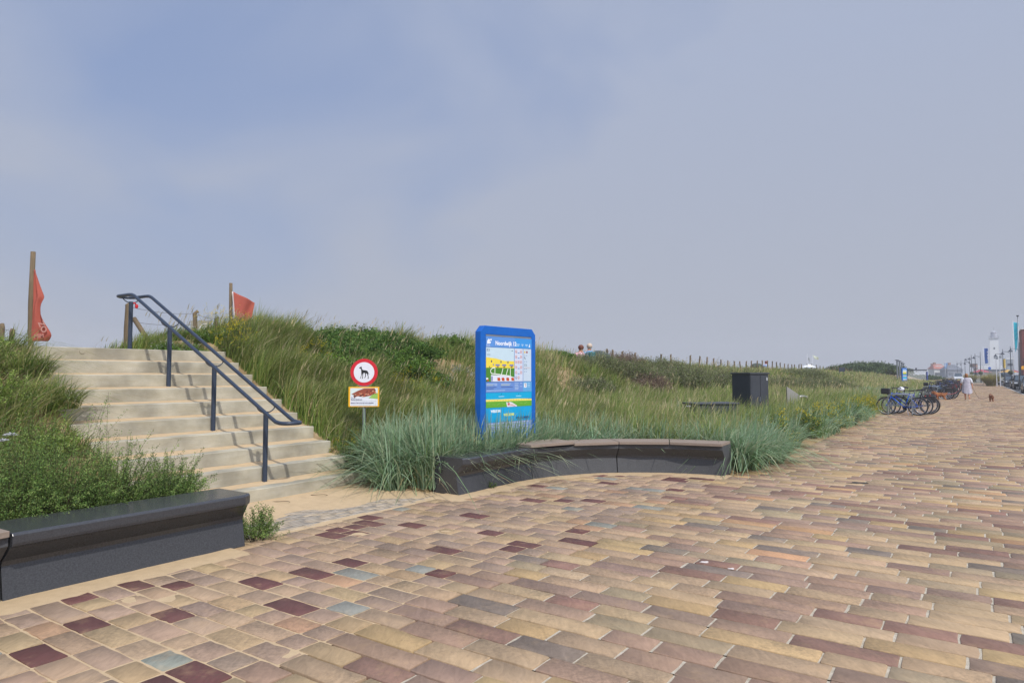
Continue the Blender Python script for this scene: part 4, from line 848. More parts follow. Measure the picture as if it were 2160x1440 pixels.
# back row mass that rises behind the first bench segment
for i, (pp, ss_, h, azd, dw) in enumerate([(6.6, 6.45, .92, 165, .8), (6.85, 6.75, 1.0, 150, .5), (7.0, 6.35, 1.1, 110, .55), (7.35, 6.4, 1.15, 100, .5), (7.2, 6.95, 1.05, 90, .3), (7.75, 6.5, 1.15, 90, .4), (8.2, 6.6, 1.0, 90, .3), (7.95, 5.93, 1.02, 80, .2), (8.3, 5.93, 1.04, 80, .2), (8.65, 5.93, 1.04, 60, .2), (9.0, 5.93, 1.02, 60, .2), (9.35, 5.9, .98, 40, .3), (9.65, 5.7, .9, 30, .3), (7.6, 6.02, .95, 120, .4), (7.25, 6.05, .85, 130, .4), (6.9, 6.05, .8, 150, .5)]):
    b = pw(pp, ss_, 0); v = Veg(); tuft(v, b.x, b.y, float(terr(pp, ss_)) - .02 if ss_ > 5.95 else .0, 400, h, .20, .019, .55 if ss_ > 6.2 else .38, 7, dw, az0=R_(azd))
    tag(v.build('grass_tuft', None, None, tuple(b)), 'blue-green grass tuft in the clump behind the bench, ' + ['left of the bench end', 'left rear of the clump', 'tall, above the free bench end', 'tallest of the clump', 'at its back', 'before the left board post', 'right rear by the board', 'under the left half of the board', 'under the board middle', 'under the right half of the board', 'under the right board post', 'just right of the board', 'rightmost, behind the wooden slats', 'drooping over the stone seat', 'low behind the stone seat', 'lowest, at the bench end corner'][i], 'grass tuft', 'blue-green grass tufts behind the bench')
# ---- bushes and flowering plants
def bush(name, label, cat, c, rad, nst, nlf, leaf, ckey, lw=.4, flower=None, group=None, twig=.0035, base=.35, stemcol=(.09, .07, .045), tmin=.3, tall=0, spread=.05, kmin=.6):
    cx, cy, cz = c; rx, ry, rz = rad; v = Veg()
    a = rng.random(nst) * 6.283; u = rng.random(nst) ** .7; el = np.arccos(u * .98)
    k = rng.uniform(kmin, 1.08, nst) + (rng.random(nst) < .1) * tall * rng.random(nst)
    E_ = np.stack([cx + rx * np.sin(el) * np.cos(a) * k, cy + ry * np.sin(el) * np.sin(a) * k, cz + rz * np.cos(el) * k + .03], -1)
    A = np.stack([cx + rx * base * np.cos(a) * rng.random(nst), cy + ry * base * np.sin(a) * rng.random(nst), np.full(nst, cz - .03)], -1)
    M_ = (A + E_) / 2 + np.stack([(E_[:, 0] - A[:, 0]) * .1, (E_[:, 1] - A[:, 1]) * .1, rng.uniform(.0, .3, nst) * rz], -1) + rng.normal(0, .03, (nst, 3))
    v.stems(A, M_, E_, twig, np.tile(np.array(stemcol), (nst, 1)))
    t = rng.uniform(tmin, 1.0, (nst, nlf))[..., None]
    P = (A[:, None] * (1 - t) ** 2 + 2 * M_[:, None] * t * (1 - t) + E_[:, None] * t ** 2).reshape(-1, 3)
    P = P + rng.normal(0, spread * min(rad) ** .5 * .5, P.shape)
    cl = cpick(ckey, len(P)); cl *= (1 + .25 * np.repeat(rng.normal(0, 1, nst), nlf))[:, None].clip(.55, 1.5)
    v.leaves(P, leaf * rng.uniform(.6, 1.3, len(P)), leaf * lw, cl, .35)
    root = thing(name, label, cat, (cx, cy, cz), 0, group); 
    o = v.build('foliage', root, None); o.data.transform(Matrix.Translation((-cx, -cy, -cz)))
    if flower:
        fc_, ff, fs = flower; q = Veg(); top = E_[E_[:, 2] > cz + rz * .25]; m_ = int(len(top) * ff); top = top[rng.permutation(len(top))[:m_]]
        rep = 6; Pf = np.repeat(top, rep, 0) + rng.normal(0, fs * 1.5, (m_ * rep, 3)) + np.array([0, 0, .02])
        q.leaves(Pf, fs, fs, np.tile(np.array(fc_), (len(Pf), 1)) * (1 + rng.normal(0, .1, (len(Pf), 1))), .2, True)
        if m_: q.leaves(Pf, fs * .8, fs * .8, np.tile(np.array(fc_), (len(Pf), 1)), .9); o2 = q.build('blossom', root, None); o2.data.transform(Matrix.Translation((-cx, -cy, -cz)))
    return root
YEL = (.72, .56, .02)
# dark feathery bush behind the stone bench
LB = 'dark green feathery bush growing over the back edge of the stone bench'
spots = [(1.55, 6.35, .62, .56, .80), (2.05, 6.40, .60, .55, .82), (2.5, 6.40, .55, .50, .74), (2.95, 6.40, .50, .45, .56), (3.42, 6.35, .42, .36, .42), (1.1, 6.4, .6, .55, .80), (1.8, 6.95, .6, .5, .75), (2.5, 7.05, .6, .5, .75)]
wherel = ['third from the left', 'in the middle of the bench length', 'right of the bench middle', 'toward the bench end, lower', 'lowest, nearest the bench end', 'at the left photo edge', 'behind the leftmost ones, paler', 'behind, beside the stairs']
for i, (pp, ss_, rx, ry, rz) in enumerate([(a_, b_ - .10, c_, d_, e_ * 1.14) for a_, b_, c_, d_, e_ in spots]):
    b = pw(pp, ss_, .30); bush('bush', 'dark green feathery bush behind the stone bench, ' + wherel[i], 'bush', b, (rx, ry, rz), 300, 70, .0195, 'buck', .34, tall=.9 if i in (3, 4, 2, 7) else .4, twig=.004, spread=.03, kmin=.4)
CG['bank'] = [(.24, .34, .06), (.32, .41, .09), (.17, .27, .045), (.36, .40, .13)]
for pp_, ss_, rx, rz, ck, lab in ((2.6, 9.6, .5, .42, 'bank', 'leafy bright green plant on the left bank near its top'), (2.9, 8.8, .45, .42, 'bank', 'leafy bright green plant on the left bank beside the upper stairs'), (2.0, 8.6, .5, .40, 'bank', 'leafy bright green plant on the left bank at the photo edge'), (3.05, 7.9, .35, .32, 'bank', 'leafy plant overhanging the stairs on the left bank'), (3.15, 9.9, .35, .32, 'bank', 'leafy plant at the top left corner of the stairs')):
    b = pw(pp_, ss_, float(terr(pp_, ss_)) - .03); bush('leafy_plant', lab, 'plant', b, (rx, rx, rz), 170, 44, .03, ck, .4, twig=.004, spread=.04, kmin=.4, tall=.4)
for px_, ss_, rr_, lab in ((345, 11.15, .3, 'low leafy plant with tiny white flowers at the brace foot'), (395, 11.2, .38, 'low leafy plant with tiny white flowers behind the second handrail post'), (445, 11.2, .4, 'low leafy plant with tiny white flowers at the top right of the stairs'), (420, 11.9, .4, 'leafy plant under the painted board')):
    b = oncrest(px_, ss_); bush('leafy_plant', lab, 'plant', (b.x, b.y, b.z - .03), (rr_, rr_ * .8, .26), 130, 40, .03, 'herb', .45, ((.75, .75, .72), .4, .010), twig=.004, spread=.04, kmin=.5)
b = pw(3.93, 5.62, 0); bush('bush', 'small thorny green bush on the sand at the free end of the stone bench', 'bush', b, (.30, .24, .30), 90, 60, .019, 'buck', .38, tall=.4, twig=.004)
b = at(1165, 1000, .0)
for px, py, lab in ((1300, 993, 'tiny weed sprouting at the joint of the curved bench foot'), (1037, 1030, 'tiny weed at the foot of the first bench segment'), (354, 1183, 'tiny green sprout on the sand below the stone bench')):
    b = at(px, py, 0); bush('weed', lab, 'weed', b, (.08, .06, .06) if px != 354 else (.03, .03, .03), 16, 14, .018, 'herb', .4)
# ragwort and other yellow flowers
def ragwort(px, py, r, h, lab, grp=None, dens=1.0, fl_=.5):
    q = onterr(px, py); n = int(70 * dens); return bush('ragwort', lab, 'flowering plant', (q.x, q.y, q.z - .02), (r, r * .8, h), n, 34, .03, 'herb', .3, (YEL, fl_, .011 * (1 + q.y / 16)), grp, tmin=.15)
GR = 'yellow ragwort plants along the paving edge'
for i, (px, py, r, h) in enumerate([(1668, 958, .33, .5), (1712, 928, .40, .55), (1745, 915, .42, .5), (1780, 905, .45, .5), (1815, 893, .5, .55), (1845, 885, .5, .5), (1862, 880, .5, .45)]):
    b = at(px, py, 0); p_, s_v = ps(b.x, b.y); b = pw(p_, 3.1 + r * .45, 0)
    b.z = float(terr(*ps(b.x, b.y))); lab = ['low yellow ragwort nearest the curved bench on the paving edge', 'second yellow ragwort from the bench along the paving edge', 'third ragwort along the paving edge, dense with blossom', 'fourth ragwort along the paving edge, before the steel lectern', 'broad ragwort before the blue-green grass near the bicycles', 'yellow ragwort close before the blue bicycle', 'last ragwort at the front wheel of the blue bicycle'][i]
    bush('ragwort', lab, 'flowering plant', tuple(b), (r * 1.15, r, h + .22), 170, 40, .034, 'herb', .3, (YEL, .40 if i not in (2, 5, 6) else .8, .024), GR, tmin=.12)
for px, py, r, h, lab in ((735, 985, .22, .50, 'tall yellow flowered ragwort beside the lowest stairs'), (710, 975, .18, .34, 'low yellow flowered ragwort touching the second stair'), (760, 940, .2, .45, 'ragwort in front of the no dogs sign pole')):
    q = onterr(px, py); bush('ragwort', lab, 'flowering plant', (q.x, q.y, q.z - .02), (r, r, h), 90, 34, .024, 'herb', .3, (YEL, .42, .010), None, tmin=.12)
for px, py, h, lab in ((455, 722, .32, 'yellow flowers beside the handrail on the upper dune'), (505, 735, .36, 'yellow flowers with white umbels above the stairs edge'), (545, 712, .32, 'yellow flowers below the dry crest grass'), (430, 705, .3, 'yellow flowers below the painted board'), (490, 755, .3, 'low yellow flowers beside the upper stair end'), (660, 790, .28, 'sparse yellow flowers left of the no dogs sign'), (850, 845, .3, 'sparse yellow flowers right of the warning plate'), (1090, 880, .35, 'yellow flowers in front of the information board'), (905, 850, .42, 'yellow flowering stalks in the hollow left of the board')):
    q = onterr(px, py); bush('yellow_flowers', lab, 'flowering plant', (q.x, q.y, q.z), (.45, .38, h + .32), 80, 14, .026, 'herb', .3, (YEL, .9, .0155), None, tmin=.2)
# white umbels
def umbel(px, py, Y, r, lab):
    c = atd(px, py, Y); zb = float(terrw(c.x, c.y)); v = Veg(); base_ = np.array([[c.x + .05, c.y + .05, zb]])
    v.stems(base_, base_ * .5 + np.array([[c.x, c.y, c.z]]) * .5 + .03, np.array([[c.x, c.y, c.z]]), .006, np.array([[.08, .12, .03]]))
    n = 150; a = rng.random(n) * 6.283; q = r * np.sqrt(rng.random(n)); v.leaves(np.stack([c.x + q * np.cos(a), c.y + q * np.sin(a), c.z + .35 * r * (1 - (q / r) ** 2)], -1), .014 * (1 + Y / 20), .014 * (1 + Y / 20), np.full((n, 3), .72), .3, True)
    tag(v.build('white_umbel', None, None, (c.x, c.y, zb)), lab, 'flower')
umbel(483, 705, 12.3, .05, 'white umbel flower highest on the dune below the right flag'); umbel(529, 729, 11.8, .055, 'white umbel flower lowest of three beside the handrail'); umbel(530, 719, 12.2, .04, 'small white umbel flower in the middle of three beside the handrail')
umbel(22, 917, 5.6, .045, 'white umbel flower above the bush near the left edge'); umbel(6, 929, 5.5, .035, 'white umbel flower at the very left photo edge'); umbel(1452, 857, 13.5, .04, 'white flower head left of the low charcoal cabinet')
# rose shrub on the crest, dark and rounded
for q, rx, ry, rz, key, lab in ROSE: bush('rose_shrub', lab, 'shrub', (q.x, q.y, q.z - .05), (rx, ry, rz * .86), 420, 40, .055, key, .55, twig=.006, tmin=.35, spread=.10, base=.7, tall=.12)
for q, rx, rz, key, lab in BUCK: bush('buckthorn', lab, 'shrub', (q.x, q.y, q.z - .1), (rx, rx * .8, rz), 480, 40, .05 * (1 + q.y / 70), key, .32, twig=.012, stemcol=(.13, .10, .08), tmin=.25, spread=.12, base=.8, tall=.15)
for i, (px, py) in enumerate([(968, 790), (1000, 805), (1138, 800), (940, 812)]):
    q = onterr(px, py); CG['silver'] = [(.42, .44, .42), (.34, .37, .34)]
    bush('silver_plant', ['silvery leaved plant in the bare hollow left of the board', 'silvery plant touching the board frame on its left', 'silvery plant right of the information board', 'small silvery plant left of the hollow'][i], 'plant', (q.x, q.y, q.z), (.35, .3, .28), 50, 22, .05, 'silver', .35, tmin=.2)
# large dark shrubs far along the dune
for i, (px, Y, rx, rz) in enumerate([(1798, 112, 5.5, 1.5), (1830, 118, 6.5, 1.85), (1858, 122, 5.5, 1.65), (1880, 124, 4, 1.2), (1932, 150, 6, .8), (1765, 108, 5, .9)]):
    q = atd(px, 790, Y); q.z = float(terrw(q.x, q.y)); CG['far'] = [(.09, .135, .045), (.12, .17, .06), (.075, .11, .04)]
    bush('dark_shrub', 'dark green shrub far along the dune, ' + ['left of the tallest', 'tallest of its mass', 'just left of the far blue board', 'lower, at the far blue board', 'low, behind the glass shelter', 'lowest, at the left end'][i], 'shrub', (q.x, q.y, max(q.z, .9) + (.3 if i < 4 else -.4)), (rx, rx * .6, rz), 520, 32, .34, 'far', .5, twig=.03, tmin=.3, spread=.2, base=.9)
# ------------------------------------------------------------------ bicycles in racks
M_tyre = pmat('black_rubber', (.022, .022, .024, 1), .75); M_alu = pmat('bright_alloy', (.55, .55, .56, 1), .3, .9); M_blackp = pmat('black_parts', (.02, .02, .022, 1), .4)
M_leather = pmat('black_leather', (.03, .028, .03, 1), .55)
def circ(cx, cz, r, n, y=0): return [(cx + r * math.cos(6.2832 * k / n), y, cz + r * math.sin(6.2832 * k / n)) for k in range(n)]
def make_bike(col, label, group, step=False, bag=None, basket=False, fat=.021):
    fm = paint('bicycle_paint_%s' % label.split()[0], col, .3); t = thing('bicycle', label, 'bicycle', (0, 0, 0), 0, group)
    R = .345; wb = 1.07; RW, FW, BB = (0, R), (wb, R), (.44, .29); seat = (.27, .83); head = (.86, .86); hb = (.90, .70)
    for (cx, cz) in (RW, FW):
        w_ = MB().tube(circ(cx, cz, R - fat, 36), fat, 8, True).build('wheel', M_tyre, t, True)
        MB().tube(circ(cx, cz, R - fat * 2.2, 32), .011, 6, True).build('rim', M_alu, w_, True)
        sp = MB()
        for k in range(18):
            a = 6.283 * k / 18; sp.tube([(cx, .02 * (-1) ** k, cz), (cx + (R - .05) * math.cos(a), 0, cz + (R - .05) * math.sin(a))], .0018, 3, cap=False)
        sp.tube([(cx, -.05, cz), (cx, .05, cz)], .02, 8); sp.build('spokes', M_alu, w_)
        a0, a1 = (.1, 3.3) if cx == 0 else (.6, 2.9)
        MB().add([(cx + rr * math.cos(a0 + (a1 - a0) * k / 14), y, cz + rr * math.sin(a0 + (a1 - a0) * k / 14)) for k in range(15) for rr, y in ((R + .012, -.025), (R + .024, 0), (R + .012, .025))], [(3 * k + j, 3 * k + j + 1, 3 * k + j + 4, 3 * k + j + 3) for k in range(14) for j in range(2)]).build('mudguard', M_blackp, t, True)
    f_ = MB(); P = lambda a, y=0: (a[0], y, a[1])
    f_.tube([P(seat), P(BB)], .018, 8).tube([P(BB), P(hb)], .022, 8).tube([P(head), P(hb)], .021, 8)
    f_.tube([P((.29, .76)), P((.865, .82))] if not step else smooth_path([P((.34, .6)), P((.55, .5)), P((.88, .76))], 2), .017, 8)
    for y in (-.05, .05): f_.tube([P(BB, y * .4), P(RW, y)], .011, 6).tube([P((.285, .74), y * .3), P(RW, y)], .009, 6)
    f_.build('frame', fm, t, True)
    k = MB()
    for y in (-.055, .055): k.tube(smooth_path([P(hb, y * .3), (hb[0] + .03, y, .60), P(FW, y)], 2), .013, 8)
    k.build('fork', fm, t, True)
    hbz = 1.03
    MB().tube([P(head), (.84, 0, hbz)], .015, 8).tube(smooth_path([(.72, -.30, hbz + .0), (.78, -.25, hbz + .02), (.86, -.12, hbz + .01), (.86, .12, hbz + .01), (.78, .25, hbz + .02), (.72, .30, hbz)], 2), .013, 8).build('handlebar', M_blackp, t, True)
    MB().tube([P(seat), (.245, 0, .93)], .013, 8).build('seat_post', M_alu, t, True)
    MB().add([(.12, -.09, .95), (.12, .09, .95), (.26, .05, .955), (.26, -.05, .955), (.41, .018, .95), (.41, -.018, .95), (.12, -.08, .915), (.12, .08, .915), (.26, .035, .925), (.26, -.035, .925), (.41, .014, .93), (.41, -.014, .93)],
             [(0, 1, 2, 3), (3, 2, 4, 5), (6, 9, 8, 7), (9, 11, 10, 8), (0, 3, 9, 6), (3, 5, 11, 9), (1, 7, 8, 2), (2, 8, 10, 4), (4, 10, 11, 5), (0, 6, 7, 1)]).build('saddle', M_leather, t, bevel=.012)
    c = MB().tube([(.44, -.045, .29), (.44, -.035, .29)], .09, 16).tube([(.44, -.06, .29), (.50, -.06, .13)], .009, 6).tube([(.44, .06, .29), (.38, .06, .45)], .009, 6).box(.47, .54, -.14, -.06, .12, .14).box(.35, .41, .06, .14, .44, .46)
    c.build('crankset', M_blackp, t)
    rk = MB()
    for y in (-.06, .06): rk.tube([(-.22, y, .76), (.16, y, .76)], .006, 5).tube([(-.10, y, .76), (0, y * .9, .36)], .005, 5)
    for x in (-.2, -.08, .04): rk.tube([(x, -.06, .76), (x, .06, .76)], .005, 5)
    rk.build('luggage_rack', M_blackp, t)
    MB().tube([(.36, .07, .29), (.30, .20, .01)], .009, 6).build('kickstand', M_alu, t)
    if bag:
        for y in (-.16, .09): MB().box(-.20, .10, y, y + .07, .46, .74).build('pannier', bag, t, bevel=.034, seg=4)
    if basket:
        b = MB().box(.93, 1.22, -.17, .17, .80, 1.02); b.build('handlebar_bag', M_blackp, t, bevel=.03)
    MB().ball((1.0, 0, .80), .035, 5).build('headlight', M_blackp, t); MB().ball((-.24, 0, .74), .025, 5).build('tail_light', PM(150, 20, 20), t)
    return t
B1 = make_bike(srgb(16, 86, 190), 'blue bicycle with black handlebar bag parked nearest in the rack', 'bicycles parked along the paving edge', basket=True, fat=.023)
B2 = make_bike(srgb(30, 52, 140), 'indigo bicycle parked just behind the nearest blue one', 'bicycles parked along the paving edge')
B3 = make_bike(srgb(30, 32, 34), 'black bicycle with dark panniers in the second group', 'bicycles parked along the paving edge', True, M_leather, fat=.026)
B4 = make_bike(srgb(120, 128, 134), 'silver step-through bicycle in the second group', 'bicycles parked along the paving edge', True)
B5 = make_bike(srgb(34, 64, 70), 'dark teal bicycle farther along the row', 'bicycles parked along the paving edge', False, None)
index_children()
def q_of(p, q, z=0): return pw(p, -q, z)
# bicycles stand across the promenade, front wheels in the planting: local +x points to the dunes
def put(o, p, q, ang=0, lean=0): o.location = pw(p, -q, 0); o.rotation_euler = (R_(lean), 0, ROT + R_(90) + R_(ang)); return o
Bs = [B1, B2, B3, B4, B5]; used = set()
row = [(0, 29.8, -1.82, -3, 3, None), (1, 30.5, -1.70, 2, 2, None), (2, 31.2, -1.5, 3, -3, 'black bicycle behind the blue ones, thick rear tyre nearest the walkway'), (3, 32.0, -1.6, -2, 4, 'silver bicycle at the back of the nearest group'),
       (2, 50.2, -1.45, 6, -4, 'black bicycle opening the second group, beside the orange dog'), (4, 50.9, -1.6, 1, 3, 'dark teal bicycle in the second group'), (2, 51.7, -1.25, -4, 4, 'black bicycle with panniers whose wheel sticks out most in the second group'), (4, 52.6, -1.6, 3, -3, 'dark bicycle third in the second group'), (0, 53.6, -1.7, 2, 4, 'blue bicycle inside the second group'), (3, 54.4, -1.5, -3, 3, 'silver bicycle near the end of the second group'), (2, 55.3, -1.3, 2, 3, 'black bicycle ending the second group')]
for i in range(26): row.append((random.choice([1, 2, 3, 4, 2]), 57 + i * .95 + random.uniform(-.3, .3), -1.6 + random.uniform(-.25, .3), random.uniform(-6, 6), random.uniform(-5, 5), None))
for i in range(12): row.append((random.choice([1, 2, 3, 4, 2, 0]), 88 + i * 2.2, -1.9 + random.uniform(-.3, .3), random.uniform(-6, 6), random.uniform(-5, 5), None))
for k, p, q, a, l, lab in row:
    if k not in used: o = Bs[k]; used.add(k)
    else:
        o = copy_tree(Bs[k])
        if lab is None: lab = 'bicycle in the crowded far part of the row, ' + ('before' if p < 80 else 'beyond') + ' the far blue board'
    put(o, p, q, a, l)
    if lab: o['label'] = lab
hm = MB().ball((0, 0, 0), .11, 8, (1.2, .85, .8)); hmo = hm.build('helmet', PM(226, 228, 232), None, True, loc=pw(30.9, 2.45, .98)); tag(hmo, 'white cycling helmet hanging on a handlebar in the nearest group', 'helmet')
rack0 = None
def hoop(p, q, grp):
    t = thing('bicycle_rack', 'galvanised steel rack hoops holding the nearest bicycles' if rack0 is None else 'galvanised steel rack hoop', 'bicycle rack', pw(p, -q, 0), ROT + R_(90), grp)
    MB().tube(smooth_path([(0, 0, 0), (0, 0, .72), (.08, 0, .8), (.72, 0, .8), (.8, 0, .72), (.8, 0, 0)], 2), .022, 8).build('hoop', M_galv, t, True); MB().tube([(0, 0, .38), (.8, 0, .38)], .012, 6).build('crossbar', M_galv, t); return t
rk = [hoop(29.55, -2.0, 'steel bicycle rack hoops')]; index_children()
for i, (p, lab) in enumerate(((30.2, 'rack hoop between the two blue bicycles'), (31.0, 'rack hoop behind the second blue bicycle'), (50.6, 'rack hoop at the start of the second bicycle group'), (52.2, 'rack hoop in the middle of the second bicycle group'), (54.0, 'rack hoop at the end of the second bicycle group'))):
    o = copy_tree(rk[0]); o.location = pw(p, 2.0, 0); o['label'] = lab
rk[0]['label'] = 'galvanised rack hoop right beside the nearest blue bicycle'
# ------------------------------------------------------------------ people and dogs
def skin(name, verts, edges, radii, m, parent, sub=2, root=0):
    me = bpy.data.meshes.new(name); me.from_pydata(verts, edges, []); o = obj(name, me, m, parent)
    md = o.modifiers.new('skin', 'SKIN'); md.use_smooth_shade = True
    for i, r in enumerate(radii):
        sv_ = me.skin_vertices[0].data[i]; sv_.radius = (r, r) if not isinstance(r, tuple) else r; sv_.use_root = (i == root)
    sb = o.modifiers.new('sub', 'SUBSURF'); sb.levels = sub; sb.render_levels = sub; return o
M_skin = pmat('tan_skin', srgb(196, 138, 108), .55, var=.05); M_hairg = pmat('auburn_hair', srgb(150, 104, 66), .7, var=.25, vs=30, bump=.4, bs=80)  # skin: one tan base tone, slightly mottled
M_dress = pmat('grey_white_cotton', srgb(168, 164, 178), .9, var=.12, vs=10, bump=.3, bs=40, col2=srgb(196, 192, 200))
Wp = at(2040, 843.5, 0); H = 1.60
wo = thing('person', 'woman in a loose grey-white dress walking away with two dogs on leashes', 'person', Wp, -R_(33))
vs_ = [(0, 0, .86), (0, 0, 1.0), (0, .01, 1.16), (0, .01, 1.28), (0, .0, 1.36), (0, .01, 1.41), (0, .01, 1.50), (0, .01, 1.56),
       (-.095, 0, .80), (-.09, .03, .45), (-.085, -.02, .09), (-.085, .10, .03),
       (.095, 0, .80), (.10, -.05, .46), (.115, -.17, .14), (.12, -.12, .03),
       (-.17, .01, 1.30), (-.25, .0, 1.08), (-.30, .05, .88), (-.31, .07, .80),
       (.17, .01, 1.30), (.245, .0, 1.08), (.29, -.02, .88), (.30, -.02, .80)]
es_ = [(0, 1), (1, 2), (2, 3), (3, 4), (4, 5), (5, 6), (6, 7), (0, 8), (8, 9), (9, 10), (10, 11), (0, 12), (12, 13), (13, 14), (14, 15), (3, 16), (16, 17), (17, 18), (18, 19), (3, 20), (20, 21), (21, 22), (22, 23)]
rd = [(.16, .12), (.14, .10), (.15, .11), (.13, .09), .055, .05, .085, .06, .09, .055, .04, .03, .09, .055, .04, .03, .055, .042, .032, .03, .055, .042, .032, .03]
body = skin('body', vs_, es_, rd, M_skin, wo)
# five fingers on each hand
for sx, hx, hy in ((-1, -.312, .072), (1, .302, -.018)):
    fv = [(hx, hy, .80), (hx, hy, .75)]; fe = [(0, 1)]; fr_ = [.026, .03]
    for k in range(4):
        b = len(fv); y = hy + (k - 1.5) * .016; fv += [(hx - sx * .004, y, .725), (hx - sx * .012, y, .695), (hx - sx * .03, y, .685)]; fe += [(1, b), (b, b + 1), (b + 1, b + 2)]; fr_ += [.009, .008, .007]
    b = len(fv); fv += [(hx - sx * .03, hy + .02, .745), (hx - sx * .038, hy + .01, .715)]; fe += [(1, b), (b, b + 1)]; fr_ += [.01, .008]
    h_ = skin('hand', fv, fe, fr_, M_skin, body, 1)
b = MB()                                                    # dress: lofted rings with folds
rings = [(.42, .27, .20), (.50, .262, .19), (.64, .25, .175), (.80, .235, .165), (.95, .215, .15), (1.08, .20, .14), (1.20, .205, .135), (1.29, .20, .12), (1.345, .13, .09), (1.375, .075, .07)]
nR = 40; V = []
for zi, (z, rx, ry) in enumerate(rings):
    for k in range(nR):
        a = 6.2832 * k / nR; fo_ = 1 + (.055 * math.sin(a * 6 + z * 3) + .03 * math.sin(a * 11 + 1)) * max(0, (1.15 - z)) * 1.3
        V.append((rx * math.cos(a) * fo_ + .01, ry * math.sin(a) * fo_, z + (.05 * math.sin(a * 2 + 1) if zi == 0 else 0)))
F = [(i * nR + k, i * nR + (k + 1) % nR, (i + 1) * nR + (k + 1) % nR, (i + 1) * nR + k) for i in range(len(rings) - 1) for k in range(nR)]
dr = b.add(V, F).build('dress', M_dress, body, True); dr.parent = wo
for sx in (-1, 1):
    yv = .0 if sx > 0 else 0
    MB().tube([(sx * .12, 0, 1.315), (sx * .19, 0, 1.27), (sx * .225, 0, 1.16), (sx * .262, .0, 1.02)], [.075, .085, .082, .085], 14).build('sleeve', pmat('white_cotton', srgb(214, 216, 222), .9, bump=.2, bs=40), wo, True)
hr_ = MB().ball((0, -.012, 1.52), .102, 10, (.95, 1.05, 1.08)).ball((0, -.035, 1.44), .075, 8, (1.1, .8, 1.15)).build('hair', M_hairg, wo, True)
for sx, x, y in ((-1, -.085, .06), (1, .12, -.14)): MB().box(x - .045, x + .045, y - .10, y + .13, .0, .035).build('sandal', PM(220, 206, 190), wo, bevel=.012)
def dog(name, label, loc, rz, sc, m, fluffy=True):
    t = thing(name, label, 'dog', loc, rz)
    v = [(0, 0, .27), (.13, 0, .27), (.24, 0, .275), (.31, 0, .33), (.36, 0, .385), (.43, 0, .375), (.475, 0, .365), (-.08, 0, .275), (-.15, 0, .33), (-.19, 0, .40),
         (.22, .06, .22), (.235, .06, .12), (.22, .06, .03), (.245, .06, .015), (.22, -.06, .22), (.20, -.06, .12), (.17, -.06, .04), (.19, -.06, .015),
         (-.06, .06, .22), (-.02, .06, .15), (-.10, .06, .09), (-.09, .06, .015), (-.06, -.06, .22), (-.04, -.06, .15), (-.12, -.06, .09), (-.13, -.06, .015),
         (.36, .05, .41), (.345, .075, .35), (.36, -.05, .41), (.345, -.075, .35)]
    e = [(0, 1), (1, 2), (2, 3), (3, 4), (4, 5), (5, 6), (0, 7), (7, 8), (8, 9), (2, 10), (10, 11), (11, 12), (12, 13), (2, 14), (14, 15), (15, 16), (16, 17), (7, 18), (18, 19), (19, 20), (20, 21), (7, 22), (22, 23), (23, 24), (24, 25), (4, 26), (26, 27), (4, 28), (28, 29)]
    r = [.088, .095, .10, .07, .068, .038, .026, .078, .026, .018] + [.045, .026, .022, .024] * 2 + [.055, .038, .022, .024] * 2 + [.022, .018] * 2
    o = skin('body', [tuple(c * sc for c in p) for p in v], e, [x * sc for x in r], m, t)
    vf = Veg()                                              # shaggy coat
    n = 900; ax = rng.uniform(-.14, .44, n); a = rng.random(n) * 6.283; rr = np.where(ax > .3, .065, .092); zc_ = np.where(ax > .3, .37, .275)
    col_ = np.array(m['rgb'])[None, :] * (1 + rng.normal(0, .15, (n, 1)))
    vf.leaves(np.stack([ax, rr * np.cos(a), zc_ + rr * np.sin(a)], -1) * sc, .035 * sc, .012 * sc, col_, -.5); vf.build('coat', t)
    return t
def furm(name, r, g_, b): m = pmat(name, srgb(r, g_, b), .9, var=.25, vs=40, bump=.5, bs=90); m['rgb'] = srgb(r, g_, b)[:3]; return m
D1 = at(1989, 844, 0); D2 = at(2092, 847, 0)
dog('dog', 'shaggy orange-brown dog sniffing towards the bicycles on a pink leash', D1, R_(150), 1.25, furm('ginger_fur', 166, 110, 70))
dog('dog', 'small brown dog trotting away on the right of the woman', D2, R_(62), 1.0, furm('brown_fur', 138, 96, 72))
def leash(a, b_, c, m, lab): tag(MB().tube(smooth_path([Vector(a), Vector(b_), Vector(c)], 3), .010, 5).build('leash', m, None, True), lab, 'leash')
hL = Matrix.Rotation(-R_(33), 3, 'Z') @ Vector((-.31, .07, .74)); hR = Matrix.Rotation(-R_(33), 3, 'Z') @ Vector((.30, -.02, .74))
leash(Wp + hL, Wp + hL * 1.9 - Vector((0, 0, 1.05)), D1 + Vector((-.0, 0, .42)) + Vector((.05, 0, -.05)), PM(190, 80, 84), 'pink leash from the woman left hand to the orange-brown dog')
leash(Wp + hR, Wp + Vector((.62, -.2, -.02)), D2 + Vector((.13, .25, .32)), PM(96, 78, 72), 'brown leash sagging from the woman right hand to the small dog')
